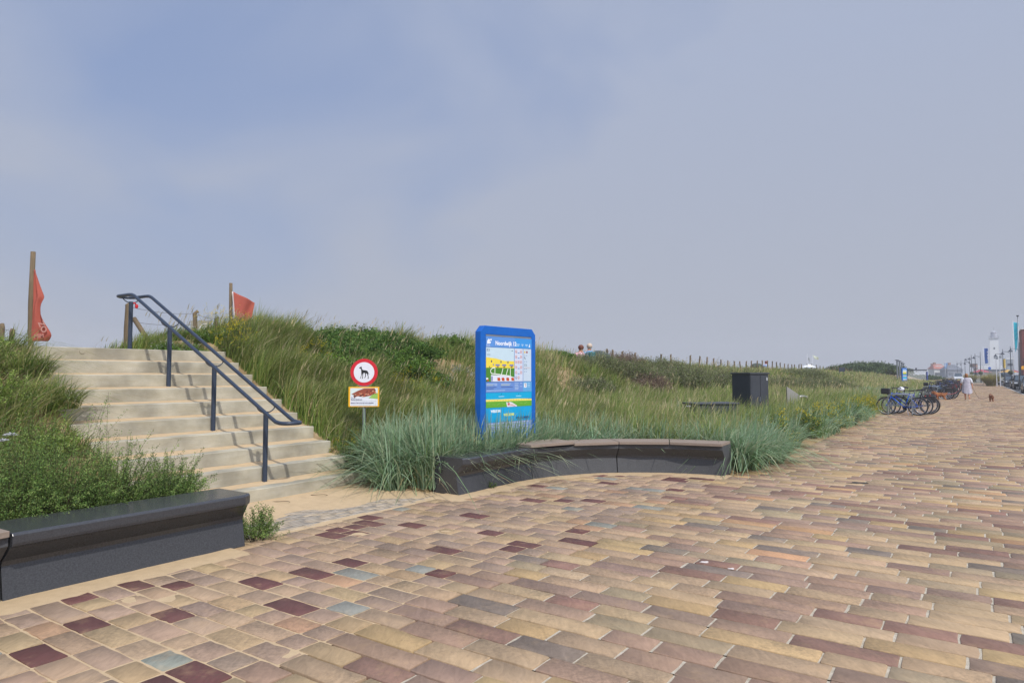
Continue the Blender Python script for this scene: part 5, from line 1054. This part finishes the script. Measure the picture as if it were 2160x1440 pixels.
def sitter(px, ytop, Y, label, shirt, hair, hat=None, pack=None):
    c = atd(px, ytop, Y); base_z = c.z - .82; t = thing('person', label, 'person', (c.x, c.y, base_z), R_(20))
    bd = skin('body', [(0, 0, .12), (0, 0, .3), (0, 0, .48), (0, 0, .58), (0, 0, .7), (0, 0, .77), (-.17, 0, .50), (-.23, .05, .28), (-.14, .22, .16), (.17, 0, .50), (.23, .05, .28), (.14, .22, .16), (-.1, .2, .12), (-.12, .5, .1), (.1, .2, .12), (.12, .5, .1)],
         [(0, 1), (1, 2), (2, 3), (3, 4), (4, 5), (2, 6), (6, 7), (7, 8), (2, 9), (9, 10), (10, 11), (0, 12), (12, 13), (0, 14), (14, 15)], [.14, .13, .14, .055, .09, .06, .06, .045, .035, .06, .045, .035, .08, .06, .08, .06], M_skin, t)
    MB().tube([(0, 0, .05), (0, 0, .3), (0, 0, .5), (0, 0, .57)], [(.19), (.175), (.20), (.10)], 16).tube([(-.15, 0, .52), (-.24, .05, .34)], .075, 10).tube([(.15, 0, .52), (.24, .05, .34)], .075, 10).build('shirt', shirt, t, True)
    MB().ball((0, -.02, .75), .115, 8).build('hair', hair, t, True)
    if hat: MB().cyl((0, 0), .14, .77, .80, 16, .12).build('hat', hat, t)
    if pack: MB().box(-.14, .14, -.30, -.16, .12, .52).build('backpack', pack, t, bevel=.05)
    return t
sitter(1225, 729, 27, 'seated person with brown hair and pink top behind the dune crest', PM(214, 168, 176), pmat('brown_hair', srgb(110, 62, 46), .7, var=.2, vs=30))
sitter(1243, 726, 27, 'seated person in light blue with a teal backpack behind the dune crest', PM(120, 160, 196), pmat('grey_hair', srgb(196, 176, 156), .7), None, PM(28, 104, 110))
sitter(1615.5, 762, 60, 'distant seated person in pale blue between the crest fence posts', PM(150, 170, 210), pmat('dark_red_hair', srgb(116, 56, 50), .7))
for px, yt, Y, w__, lab in ((1261, 739, 28, .55, 'dark green bag lying beside the two seated people on the crest'), (1596, 765.5, 58, .55, 'dark rounded beach tent on the crest left of the distant seated person')):
    c = atd(px, yt, Y); MBo = MB().ball((0, 0, 0), w__, 8, (1, .6, .55)).build('bag' if px < 1300 else 'beach_tent', pmat('dark_canvas', srgb(70, 78, 72), .8), None, True, loc=(c.x, c.y, c.z - .3)); tag(MBo, lab, 'bag' if px < 1300 else 'tent')
# ------------------------------------------------------------------ far end of the promenade
GZ = -.02
def far(px, Y, z=GZ): v = atd(px, 790, Y); v.z = z; return v
M_lamp = pmat('dark_lamp_iron', srgb(62, 68, 78), .5, .3)
def lamp(px, ytop, h, arm, label, grp='boulevard lamp posts', planter=False):
    Y = (h - EYE) * FPX / (790 - ytop); t = thing('street_lamp', label, 'street lamp', far(px, Y), 0, grp)
    MB().cyl((0, 0), .10, 0, h * .35, 8, .075).cyl((0, 0), .07, h * .35, h, 8, .035).build('pole', M_lamp, t)
    for sx in ((arm,) if arm in (-1, 1) else (-1, 1)):
        L_ = 1.25 * sx; za = h * .86
        MB().tube([(0, 0, za), (L_, 0, za)], .03, 6).tube([(0, 0, za - .35), (L_ * .4, 0, za)], .02, 6).build('arm', M_lamp, t)
        MB().tube([(L_, 0, za - .02), (L_, 0, za - .16), (L_, 0, za - .40), (L_, 0, za - .44)], [.05, .09, .30, .30], 12).build('lamp_head', M_lamp, t)
    if planter: MB().ball((0, 0, h * .32), .42, 6, (1, 1, .8)).build('flower_basket', pmat('basket_leaves', (.06, .08, .04, 1), .9, var=.4, vs=6, bump=1, bs=12), t)
    return t
for a in [(2116.6, 736, 6, -1, 'street lamp with left arm before the tall white lighthouse right side'), (2133, 730, 6, -1, 'street lamp with left arm and flower basket right of the lighthouse', 1), (2069, 742, 6, -1, 'street lamp with left arm and basket just left of the blue banner', 1), (2058, 745.5, 6, -1, 'second street lamp left of the blue banner'), (2050, 748, 6, -1, 'third street lamp left of the blue banner, with a basket', 1),
          (2036, 756, 6, 1, 'street lamp standing right of the dark gabled house'), (2028, 760, 6, 0, 'double armed lamp above the dark gabled house right roof end'), (2019.5, 762, 6, 1, 'small distant lamp above the dark house'), (2152.5, 722, 6, -1, 'street lamp at the right photo edge beside the tall flagpole'), (2046, 757, 5.6, -1, 'faint lamp between two nearer ones')]:
    lamp(*a[:5], planter=len(a) > 5)
# flags
M_teal = pmat('teal_flag_cloth', srgb(48, 164, 184), .8, var=.05); M_navy = pmat('blue_flag_cloth', srgb(62, 96, 160), .8, var=.05); M_polew = pmat('white_pole', srgb(206, 208, 212), .5)
def banner(px_pole, ytop, ybot, Y, quad, m, label, pr=.05, marks=True):
    t = thing('banner_flag', label, 'flag', far(px_pole, Y)); o = Vector(t.location); top = atd(px_pole, ytop, Y)
    MB().tube([(0, 0, 0), top - o], [pr, pr * .6], 8).build('pole', M_polew, t, True)
    A, B, Cc, Dd = [atd(x, y, Y) - o for x, y in quad]
    c = cloth('cloth', A, B, Cc, Dd, m, t, .8, .12 * Y / 90, 12, 24, None, .01)
    if marks:
        n = MB()
        for k in range(3):
            v = .25 + .2 * k; P = (A * .4 + B * .6) * (1 - v) + (Dd * .4 + Cc * .6) * v; w_ = (B - A).length * .12
            n.box(-w_, w_, -.25, -.2, -w_ * 1.3, w_ * 1.3, at=P)
        n.build('lettering', M_wh, c)
    return t
banner(2136.5, 676, 792, 75, [(2137.5, 679), (2147, 681), (2148, 716), (2142, 743)], M_teal, 'long teal banner flag with pale lettering on a white pole near the right edge')
banner(2073.5, 732, 792, 110, [(2076, 734.5), (2082, 734.5), (2086, 765), (2078, 767)], M_navy, 'navy blue banner flag just left of the lighthouse', .06)
banner(1994, 763, 790, 330, [(1992.5, 765), (1998, 765.5), (1998, 776), (1993, 777)], pmat('pale_blue_cloth', srgb(110, 150, 196), .8), 'pale blue banner between the two distant houses', .12, False)
banner(1703, 746, 775, 66, [(1703.5, 750), (1706, 756), (1709, 765), (1706, 760)], pmat('pale_flag', srgb(196, 200, 196), .8), 'narrow folded pale flag on the far dune crest', .022, False)
banner(1714, 748, 775, 66, [(1714.5, 748.5), (1725, 753), (1728, 759), (1718, 757)], pmat('pale_yellow_flag', srgb(200, 206, 186), .8), 'pale flag streaming right on the far dune crest', .022, False)
tp = thing('flag_pole', 'tallest bare grey flag pole beside the teal banner', 'pole', far(2150, 70)); tt_ = atd(2146.5, 667, 70) - Vector(tp.location)
MB().tube([(0, 0, 0), tt_], [.07, .04], 8).build('pole', M_galv, tp, True); MB().cyl((tt_.x, tt_.y), .11, tt_.z, tt_.z + .1, 10).build('finial', M_lamp, tp)
# lighthouse
M_white = pmat('white_render', srgb(240, 240, 238), .8, var=.04, vs=1)
LY = 480.0; u = LY / FPX; lh = thing('lighthouse', 'square white lighthouse tower with grey lantern rising above the low white building', 'lighthouse', far(2099, LY), R_(-34))
tw = MB(); tw.add([(sx * a, sy * a, z) for z, a in ((0, 3.0), (27.3, 2.45)) for sx, sy in ((-1, -1), (1, -1), (1, 1), (-1, 1))], [(0, 1, 5, 4), (1, 2, 6, 5), (2, 3, 7, 6), (3, 0, 4, 7), (4, 5, 6, 7)]).build('tower', M_white, lh)
M_winD = pmat('dark_window', (.07, .08, .10, 1), .3)
for z in (6, 13, 19.5): 
    for rz_ in (0, 1): MB().box(-.45, .45, -.12, .12, z, z + 1.5, Matrix.Rotation(R_(90) * rz_, 4, 'Z'), (0, -2.95 + .02 * z, 0) if rz_ == 0 else (2.95 - .02 * z, 0, 0)).build('window', M_winD, lh)
MB().box(-3.0, 3.0, -3.0, 3.0, 27.3, 27.9).build('gallery', pmat('pale_grey_iron', srgb(186, 188, 192), .7), lh)
b = MB()
for k in range(28):
    s1, v1 = divmod(k, 7); c_ = -2.9 + 5.8 * v1 / 7; P = [(c_, -2.9), (2.9, c_), (-c_, 2.9), (-2.9, -c_)][s1]; b.cyl(P, .09, 27.9, 29.1, 5)
b.box(-2.95, 2.95, -2.98, -2.88, 29.0, 29.15).box(-2.95, 2.95, 2.88, 2.98, 29.0, 29.15).box(-2.98, -2.88, -2.85, 2.85, 29.0, 29.15).box(2.88, 2.98, -2.85, 2.85, 29.0, 29.15)
b.build('railing', pmat('rail_grey', srgb(176, 178, 184), .7), lh)
MB().tube([(0, 0, 27.9), (0, 0, 31.2), (0, 0, 31.8), (0, 0, 32.8)], [1.9, 1.9, 2.1, .3], 12).build('lantern_room', pmat('lantern_grey', srgb(176, 176, 184), .6), lh); MB().cyl((0, 0), .07, 32.6, 35.2, 5).build('mast', M_galv, lh)
# buildings
def facade_windows(parent, x0, x1, y, zs, n, w_, h, m=M_winD):
    for z in zs:
        for i in range(n):
            x = x0 + (x1 - x0) * (i + .5) / n; MB().box(x - w_ / 2, x + w_ / 2, y - .06, y + .02, z, z + h).build('window', m, parent)
def house(px0, px1, Y, ye, yr, wall, roofm, label, name='house', hip=.25, winrow=(1.2, 4.2), gable=False):
    a, b_ = far(px0, Y), far(px1, Y); t = thing(name, label, 'house', ((a.x + b_.x) / 2, Y, GZ)); W2 = (b_.x - a.x) / 2; ze = EYE + (790 - ye) * Y / FPX; zr_ = EYE + (790 - yr) * Y / FPX; Dp = W2 * .8
    MB().box(-W2, W2, 0, Dp * 2, 0, ze).build('wall', wall, t)
    h = W2 * (1 - hip); o = W2 + .5
    r_ = MB().add([(-o, -.5, ze), (o, -.5, ze), (o, 2 * Dp + .5, ze), (-o, 2 * Dp + .5, ze), (-h, Dp, zr_), (h, Dp, zr_)], [(0, 1, 5, 4), (1, 2, 5), (2, 3, 4, 5), (3, 0, 4), (0, 3, 2, 1)]).build('roof', roofm, t)
    MB().box(-h * .9, -h * .9 + 1.2, Dp - .5, Dp + .5, zr_ - 1.4, zr_ + .9).build('chimney', pmat('brick_stack', srgb(150, 110, 92), .9), r_)
    facade_windows(t, -W2 * .92, W2 * .92, 0, [z for z in winrow if z + 1.6 < ze], 5, 1.1, 1.5)
    for sx in (-.5, .1): MB().box(sx * W2, sx * W2 + 1.8, 1.2, 3.2, ze + .4, ze + 2.0).build('dormer', wall, r_)
    return t
M_roofr = pmat('red_roof_tiles', srgb(170, 106, 92), .85, var=.1); M_roofd = pmat('slate_roof', srgb(104, 108, 118), .85, var=.1); M_cream = pmat('cream_wall', srgb(206, 206, 202), .85, var=.05); M_greyw = pmat('grey_wall', srgb(130, 134, 144), .85)
house(1971, 1996, 380, 778, 767.5, M_cream, M_roofr, 'distant pale house with red tiled roof', hip=.3)
house(1964, 1972, 390, 781, 770, M_cream, M_roofd, 'small grey roofed annex left of the red roofed house', hip=.6)
house(1999, 2031, 370, 780, 768, M_greyw, M_roofd, 'distant grey house with dark sloping slate roof', hip=.55)
house(2056, 2060, 300, 776, 773, pmat('brown_brick', srgb(124, 104, 90), .9), M_roofd, 'narrow brown brick block left of the low white building', hip=.1)
def flatb(px0, px1, Y, ybands, label, name='pavilion', cat='building', win=None):
    a, b_ = far(px0, Y), far(px1, Y); t = thing(name, label, cat, (a.x, Y, GZ), R_(-35)); W_ = (b_.x - a.x) * .80; z0 = 0
    for (yt, m, nm, ins) in ybands:
        z1 = EYE + (790 - yt) * Y / FPX; MB().box(ins, W_ - ins, ins, 9 - ins, z0, z1 - .002).build(nm, m, t); z0 = z1
    if win: facade_windows(t, .5, W_ - .5, win[3], (win[0],), win[1], win[2], .9)
    return t
M_gl = pmat('grey_glazing', srgb(110, 116, 124), .25)
flatb(2061, 2127, 300, [(783, pmat('stone_plinth', srgb(150, 142, 132), .9), 'plinth', .2), (779, M_gl, 'window_band', .5), (771, M_white, 'fascia', 0)], 'long low white building at the foot of the lighthouse')
flatb(2124, 2140, 260, [(758, pmat('pale_panel', srgb(176, 182, 186), .7), 'wall', 0), (754, M_white, 'parapet', -.1)], 'pale boxy building right of the lighthouse', win=(5, 3, .9, 0))
t = flatb(2158.5, 2190, 95, [(694, pmat('red_brick', srgb(138, 84, 78), .9, var=.2, vs=3), 'wall', 0), (692, M_white, 'parapet', -.1)], 'dark red brick block cut off by the right photo edge', 'brick_building', win=(3, 4, .9, 0))
facade_windows(t, .5, 4, 0, (5.0, 6.4, 7.6), 3, .8, .9)
# second blue board, shelter and shower columns
b0_ = far(1902.5, 92); z_b = 1.38; t = thing('information_board', 'distant second blue framed board at the end of the dark shrubs', 'sign', (b0_.x, b0_.y, z_b - 1.0), R_(12))
MB().box(-.05, .80, -.08, .08, 0, 2.07).build('frame', M_blue, t, bevel=.05); fb = Flat(.58, 1.5)
for a, b_, c in ((0, .12, (120, 160, 214)), (.12, .28, (206, 222, 226)), (.28, .42, (232, 212, 80)), (.42, .52, (106, 150, 70)), (.52, .66, (120, 160, 220)), (.66, .72, (206, 200, 110)), (.72, .9, (0, 168, 216)), (.9, 1, (196, 206, 226))): fb.rect(0, a, 1, b_, c, 1)
fb.build(t, 'printed_map', (.085, -.085, .47))
s0_, s1_ = far(1914, 118), far(1956, 118); sh = thing('glass_shelter', 'flat dark roof beam over clear glass wind screen with blue end post', 'shelter', s0_); WW = (s1_ - s0_).length
MB().box(0, WW * .97, -.15, .15, 2.30, 2.48).box(WW * .42, WW * .47, -.1, .1, 2.48, 2.75).build('roof_beam', M_lamp, sh)
gm = bpy.data.materials.new('clear_glass'); gm.use_nodes = True; pb = gm.node_tree.nodes['Principled BSDF']; pb.inputs['Base Color'].default_value = (.8, .85, .88, 1); pb.inputs['Roughness'].default_value = .08; pb.inputs['Alpha'].default_value = .16
MB().box(.1, WW * .94, -.02, .02, .3, 2.28).build('glass_screen', gm, sh); MB().box(WW * .96, WW * 1.0, -.15, .15, 0, 2.1).build('end_post', PM(64, 84, 160), sh)
for i, (px, yt) in enumerate([(1893, 758.5), (1898, 760.5), (1902.5, 763.5), (1906, 766)]):
    Y = 105 + i * 7; c = far(px, Y); zt = EYE + (790 - yt) * Y / FPX; t = thing('shower_column', 'pale steel column with flat cap behind the distant board, ' + ['leftmost and tallest', 'second from left', 'third from left', 'rightmost and lowest'][i], 'column', c, 0, 'capped steel columns behind the distant board')
    MB().cyl((0, 0), .12, 0, zt - .1, 8).build('shaft', M_galv, t); MB().cyl((0, 0), .30, zt - .1, zt, 10).build('cap', M_lamp, t)
c = far(1776, 72); sgb = thing('small_sign', 'small dark square sign on the far dune crest', 'sign', (c.x, c.y, float(terrw(c.x, c.y)))); MB().box(-.3, .3, -.03, .03, .55, 1.0).build('plate', M_lamp, sgb); MB().cyl((-.25, .05), .03, 0, .9, 6).cyl((.25, .05), .03, 0, .9, 6).build('posts', M_lamp, sgb)
c = far(1706, 70); pz_ = EYE + (790 - 769) * 70 / FPX; t = thing('parasol', 'small white parasol behind the far crest under the pale flags', 'parasol', (c.x, c.y, pz_ - 2.0)); MB().tube([(0, 0, 1.75), (0, 0, 2.05)], [.75, .05], 10).build('canopy', M_white, t); MB().cyl((0, 0), .02, 0, 1.8, 6).build('pole', M_galv, t)
# round grass plantings on the promenade
for px, py, Wd, Hp, lab in ((2090, 814, 2.5, 2.2, 'big round tuft of golden ornamental grass standing on the paving, nearer one'), (2050, 806, 2.6, 2.2, 'smaller looking round tuft of ornamental grass behind the woman'), (2036, 800, 2.6, 1.9, 'farthest round grass tuft left of the woman head')):
    c = at(px, py, 0); v = Veg(); n = 2600 if px == 2090 else 1500; a = rng.random(n) * 6.283; q = np.sqrt(rng.random(n)) * .5; CG['pampas'] = [(.42, .36, .14), (.33, .31, .10), (.50, .40, .18), (.24, .26, .08)]
    v.blades(np.stack([c.x + q * np.cos(a), c.y + q * np.sin(a), np.zeros(n)], -1), Hp * rng.uniform(.55, 1.05, n) * (1.05 - .3 * q), rng.uniform(.02, .035, n), a + rng.normal(0, .5, n), np.abs(rng.normal(.45, .25, n)) + q * .5, cpick('pampas', n), 5, .45)
    t = thing('ornamental_grass', lab, 'grass tuft', c); o = v.build('leaves', t); o.data.transform(Matrix.Translation((-c.x, -c.y, 0)))
    if px != 2036: MB().cyl((0, 0), .34, 0, .35, 14, .45).build('planter', pmat('planter_dark', (.10, .10, .10, 1), .8), t)
# white marker posts with signs
for px, yt, lab in ((2103, 752, 'thin white post with small sign left of the parked cars'), (2110.5, 750, 'thin white post right of the first one before the cars'), (2120.5, 756, 'thin grey post with yellow sleeve beside the parked cars')):
    c = at(px, 815, 0); zt = EYE + (790 - yt) * c.y / FPX; t = thing('sign_post', lab, 'post', c); MB().cyl((0, 0), .045, 0, zt, 8).build('post', M_polew if px < 2115 else M_lamp, t)
    if px > 2115: MB().cyl((0, 0), .12, zt * .66, zt * .98, 8).build('yellow_sleeve', PM(206, 178, 90), t)
    else: MB().box(-.05, .25, -.05, -.03, zt - .35, zt - .02).build('plate', M_galv, t)
# parked cars along the kerb, noses towards the camera
def car(loc, rz, col, label, h=1.5, suv=False, grp='cars parked along the boulevard', Lc=4.4, van=False):
    t = thing('parked_car' if not van else 'parked_van', label, 'car' if not van else 'van', loc, rz, grp); Wc = .90; cm = paint('car_paint', col, .22)
    z = h / 1.5
    prof = [(-2.15, .32), (-2.2, .55), (-2.12, .80), (-1.35, .93), (-.65, 1.0), (.1, 1.02), (1.7, 1.0), (2.1, .95), (2.2, .6), (2.12, .32)]
    if van: prof = [(-2.15, .32), (-2.2, .6), (-2.1, .95), (-1.6, 1.1), (2.2, 1.12), (2.2, .32)]
    body = MB(); V = []; n = len(prof)
    for y, s_ in ((-Wc, .97), (-Wc * .94, 1.0), (Wc * .94, 1.0), (Wc, .97)):
        for x, zz in prof: V.append((x * s_, y * (1.0 if zz < .9 else .96), zz * z))
    F = [tuple(range(n)), tuple(range(3 * n, 4 * n))[::-1]]
    for j in range(3): F += [(j * n + k, j * n + (k + 1) % n, (j + 1) * n + (k + 1) % n, (j + 1) * n + k) for k in range(n)]
    body.add(V, F).build('body', cm, t, bevel=.03)
    cab = [(-1.05, .97), (-.35, 1.46), (1.25, 1.48), (1.95, .97)] if not van else [(-1.75, 1.05), (-1.2, 1.75), (2.1, 1.78), (2.18, 1.1)]
    def loft(name, shr, m, dz=0, x_in=0):
        V = [(x + (x_in if i < 2 else -x_in), sy * (Wc * (.90 if i in (0, 3) else .74) * shr), zz * z + (dz if i in (1, 2) else 0)) for sy in (-1, 1) for i, (x, zz) in enumerate(cab)]
        return MB().add(V, [(0, 1, 2, 3), (7, 6, 5, 4), (0, 4, 5, 1), (1, 5, 6, 2), (2, 6, 7, 3), (3, 7, 4, 0)]).build(name, m, t, bevel=.02)
    loft('windows', 1.0, pmat('tinted_glass', (.05, .07, .09, 1), .08, spec=.8))
    x1, x2 = cab[1][0], cab[2][0]; zr_ = cab[1][1] * z
    rf = MB().box(x1 - .03, x2 + .05, -Wc * .73, Wc * .73, zr_ - .02, zr_ + .035)
    for sy in (-1, 1):
        for (xa, za), (xb, zb2) in ((cab[0], cab[1]), (cab[3], cab[2]), ((.35, cab[0][1]), (.42, cab[1][1]))):
            rf.tube([(xa, sy * Wc * .90, za * z), (xb, sy * Wc * .745, zb2 * z)], .035, 5)
    rf.build('roof', cm, t, bevel=.015)
    for x in (-1.38, 1.36):
        for y in (-1, 1):
            w_ = MB().tube([(x, y * .70, .33), (x, y * .905, .33)], .33, 20).build('wheel', M_tyre, t); MB().tube([(x, y * .906, .33), (x, y * .915, .33)], .21, 14).build('rim', M_alu, w_)
    for y in (-1, 1):
        MB().box(-2.19, -2.02, y * .72 - .16, y * .72 + .16, .62 * z, .76 * z).build('headlight', PM(214, 218, 222), t, bevel=.02); MB().box(-.86, -.70, y * .93 - .06 * y - .08, y * .93 + .1, .96 * z, 1.10 * z).build('mirror', cm, t, bevel=.02); MB().box(2.12, 2.21, y * .74 - .12, y * .74 + .12, .66 * z, .86 * z).build('tail_light', PM(150, 20, 24), t)
    MB().box(-2.225, -2.16, -.5, .5, .45 * z, .62 * z).build('grille', M_blackp, t); MB().box(-2.235, -2.226, -.26, .26, .38 * z, .48 * z).build('number_plate', PM(214, 190, 60), t)
    return t
KQ = 4.35
for p, q, col, h, lab, vn in ((70, KQ, srgb(60, 66, 74), 1.6, 'dark grey car nearest the camera at the right photo edge', False), (76.5, KQ, srgb(84, 92, 100), 1.5, 'mid grey car right behind the nearest one', False), (94, KQ, srgb(30, 32, 36), 1.62, 'black car with pale roof line behind the sign posts', False), (101, KQ, srgb(40, 44, 52), 1.5, 'dark blue-grey car behind the black one', False), (117, KQ - .2, srgb(70, 74, 80), 1.5, 'distant grey car behind the sign posts', False), (124, KQ, srgb(150, 40, 44), 1.5, 'distant red car beyond the row of dark ones', False), (133, KQ - .5, srgb(190, 196, 198), 1.7, 'white van between the two round grass tufts', True), (145, 6.8, srgb(176, 44, 60), 1.5, 'far red car under the low white building', False), (150, 9.5, srgb(206, 160, 40), 1.5, 'far yellow car under the low white building', False)):
    c = q_of(p, q, -.10); car(c, ROT, col, lab, h, van=vn)
c = far(2019, 150); c.z = 0; car(c, ROT + R_(8), srgb(206, 210, 214), 'small white van parked behind the far bicycles left of the woman', 1.6, van=True)
# red-yellow pennant and blue direction sign
banner(2161, 770, 790, 62, [(2154.5, 772.5), (2161, 771), (2161, 778), (2155, 780)], PM(222, 160, 40), 'yellow and red beach flag at the right photo edge', .03, False)
c = far(2087, 150); t = thing('direction_sign', 'blue round-headed sign before the low white building', 'sign', c); zt = EYE + (790 - 773) * 150 / FPX; MB().cyl((0, 0), .06, 0, zt - .3, 6).build('pole', M_galv, t); MB().tube([(0, -.08, zt - .35), (0, -.14, zt - .35)], .32, 14).build('disc', PM(40, 90, 170), t)
c = far(2120, 160)
for k, (px, col) in enumerate(((2070, (176, 66, 76)), (2126, (206, 160, 60)), (2138, (150, 44, 60)))):
    c = far(px, 170 + 8 * k); t = thing('parasol', ['red parasol at the far terrace left of the big grass tuft', 'yellow parasol at the far terrace above the dark cars', 'dark red parasol at the far terrace by the teal banner pole'][k], 'parasol', c, 0, 'terrace parasols'); MB().tube([(0, 0, 2.2), (0, 0, 2.9)], [2.2, .1], 10).build('canopy', PM(*col), t); MB().cyl((0, 0), .05, 0, 2.4, 6).build('pole', M_lamp, t)
# pebbles and litter on the paving
for px, py, r_, lab, m in ((1487, 1185, .022, 'white splash of dried droppings on the paving, middle one', M_wh), (1543, 1199, .016, 'white bird dropping right of the middle one', M_wh), (1810, 1018, .07, 'dark patch of seaweed on the promenade', pmat('seaweed', (.05, .045, .035, 1), .9))):
    c = at(px, py, .003); V = [(r_ * (1 + .5 * math.sin(k * 2.3 + px)) * math.cos(k * .5236) * 1.6, r_ * (1 + .4 * math.cos(k * 1.7 + px)) * math.sin(k * .5236), .0015) for k in range(12)]
    n = MB(); n.prism([(a, b_) for a, b_, _ in V], lambda a, b_, d_: (a, b_, d_), 0, .004); tag(n.build('paper_scrap' if px == 1065 else ('seaweed' if px == 1810 else 'bird_dropping'), m, None, loc=c), lab, 'litter')
for px, py, lab in ((595, 1058, 'dry curved twig lying on sand below the lowest stair'), (675, 1044, 'dry straw stalk on the sand near the big grass tuft')):
    c = at(px, py, .045); tag(MB().tube(smooth_path([(-.12, .02, 0), (-.03, -.01, .008), (.05, .01, .01), (.10, -.02, .004)], 2), .004, 5).build('twig', M_post, None, True, loc=c), lab, 'twig')

# ------------------------------------------------------------------ sea haze
hz = MB().box(-600, 1000, -120, 1000, -1.6, 46); ho = hz.build('haze', None)
hm_ = bpy.data.materials.new('sea_haze'); hm_.use_nodes = True; t = hm_.node_tree; t.nodes.clear(); o_ = t.nodes.new('ShaderNodeOutputMaterial'); pv_ = t.nodes.new('ShaderNodeVolumePrincipled')
pv_.inputs['Color'].default_value = (.92, .94, .97, 1); pv_.inputs['Density'].default_value = .00085; pv_.inputs['Anisotropy'].default_value = 0
t.links.new(pv_.outputs[0], o_.inputs['Volume']); ho.data.materials.append(hm_); tag(ho, kind='stuff')
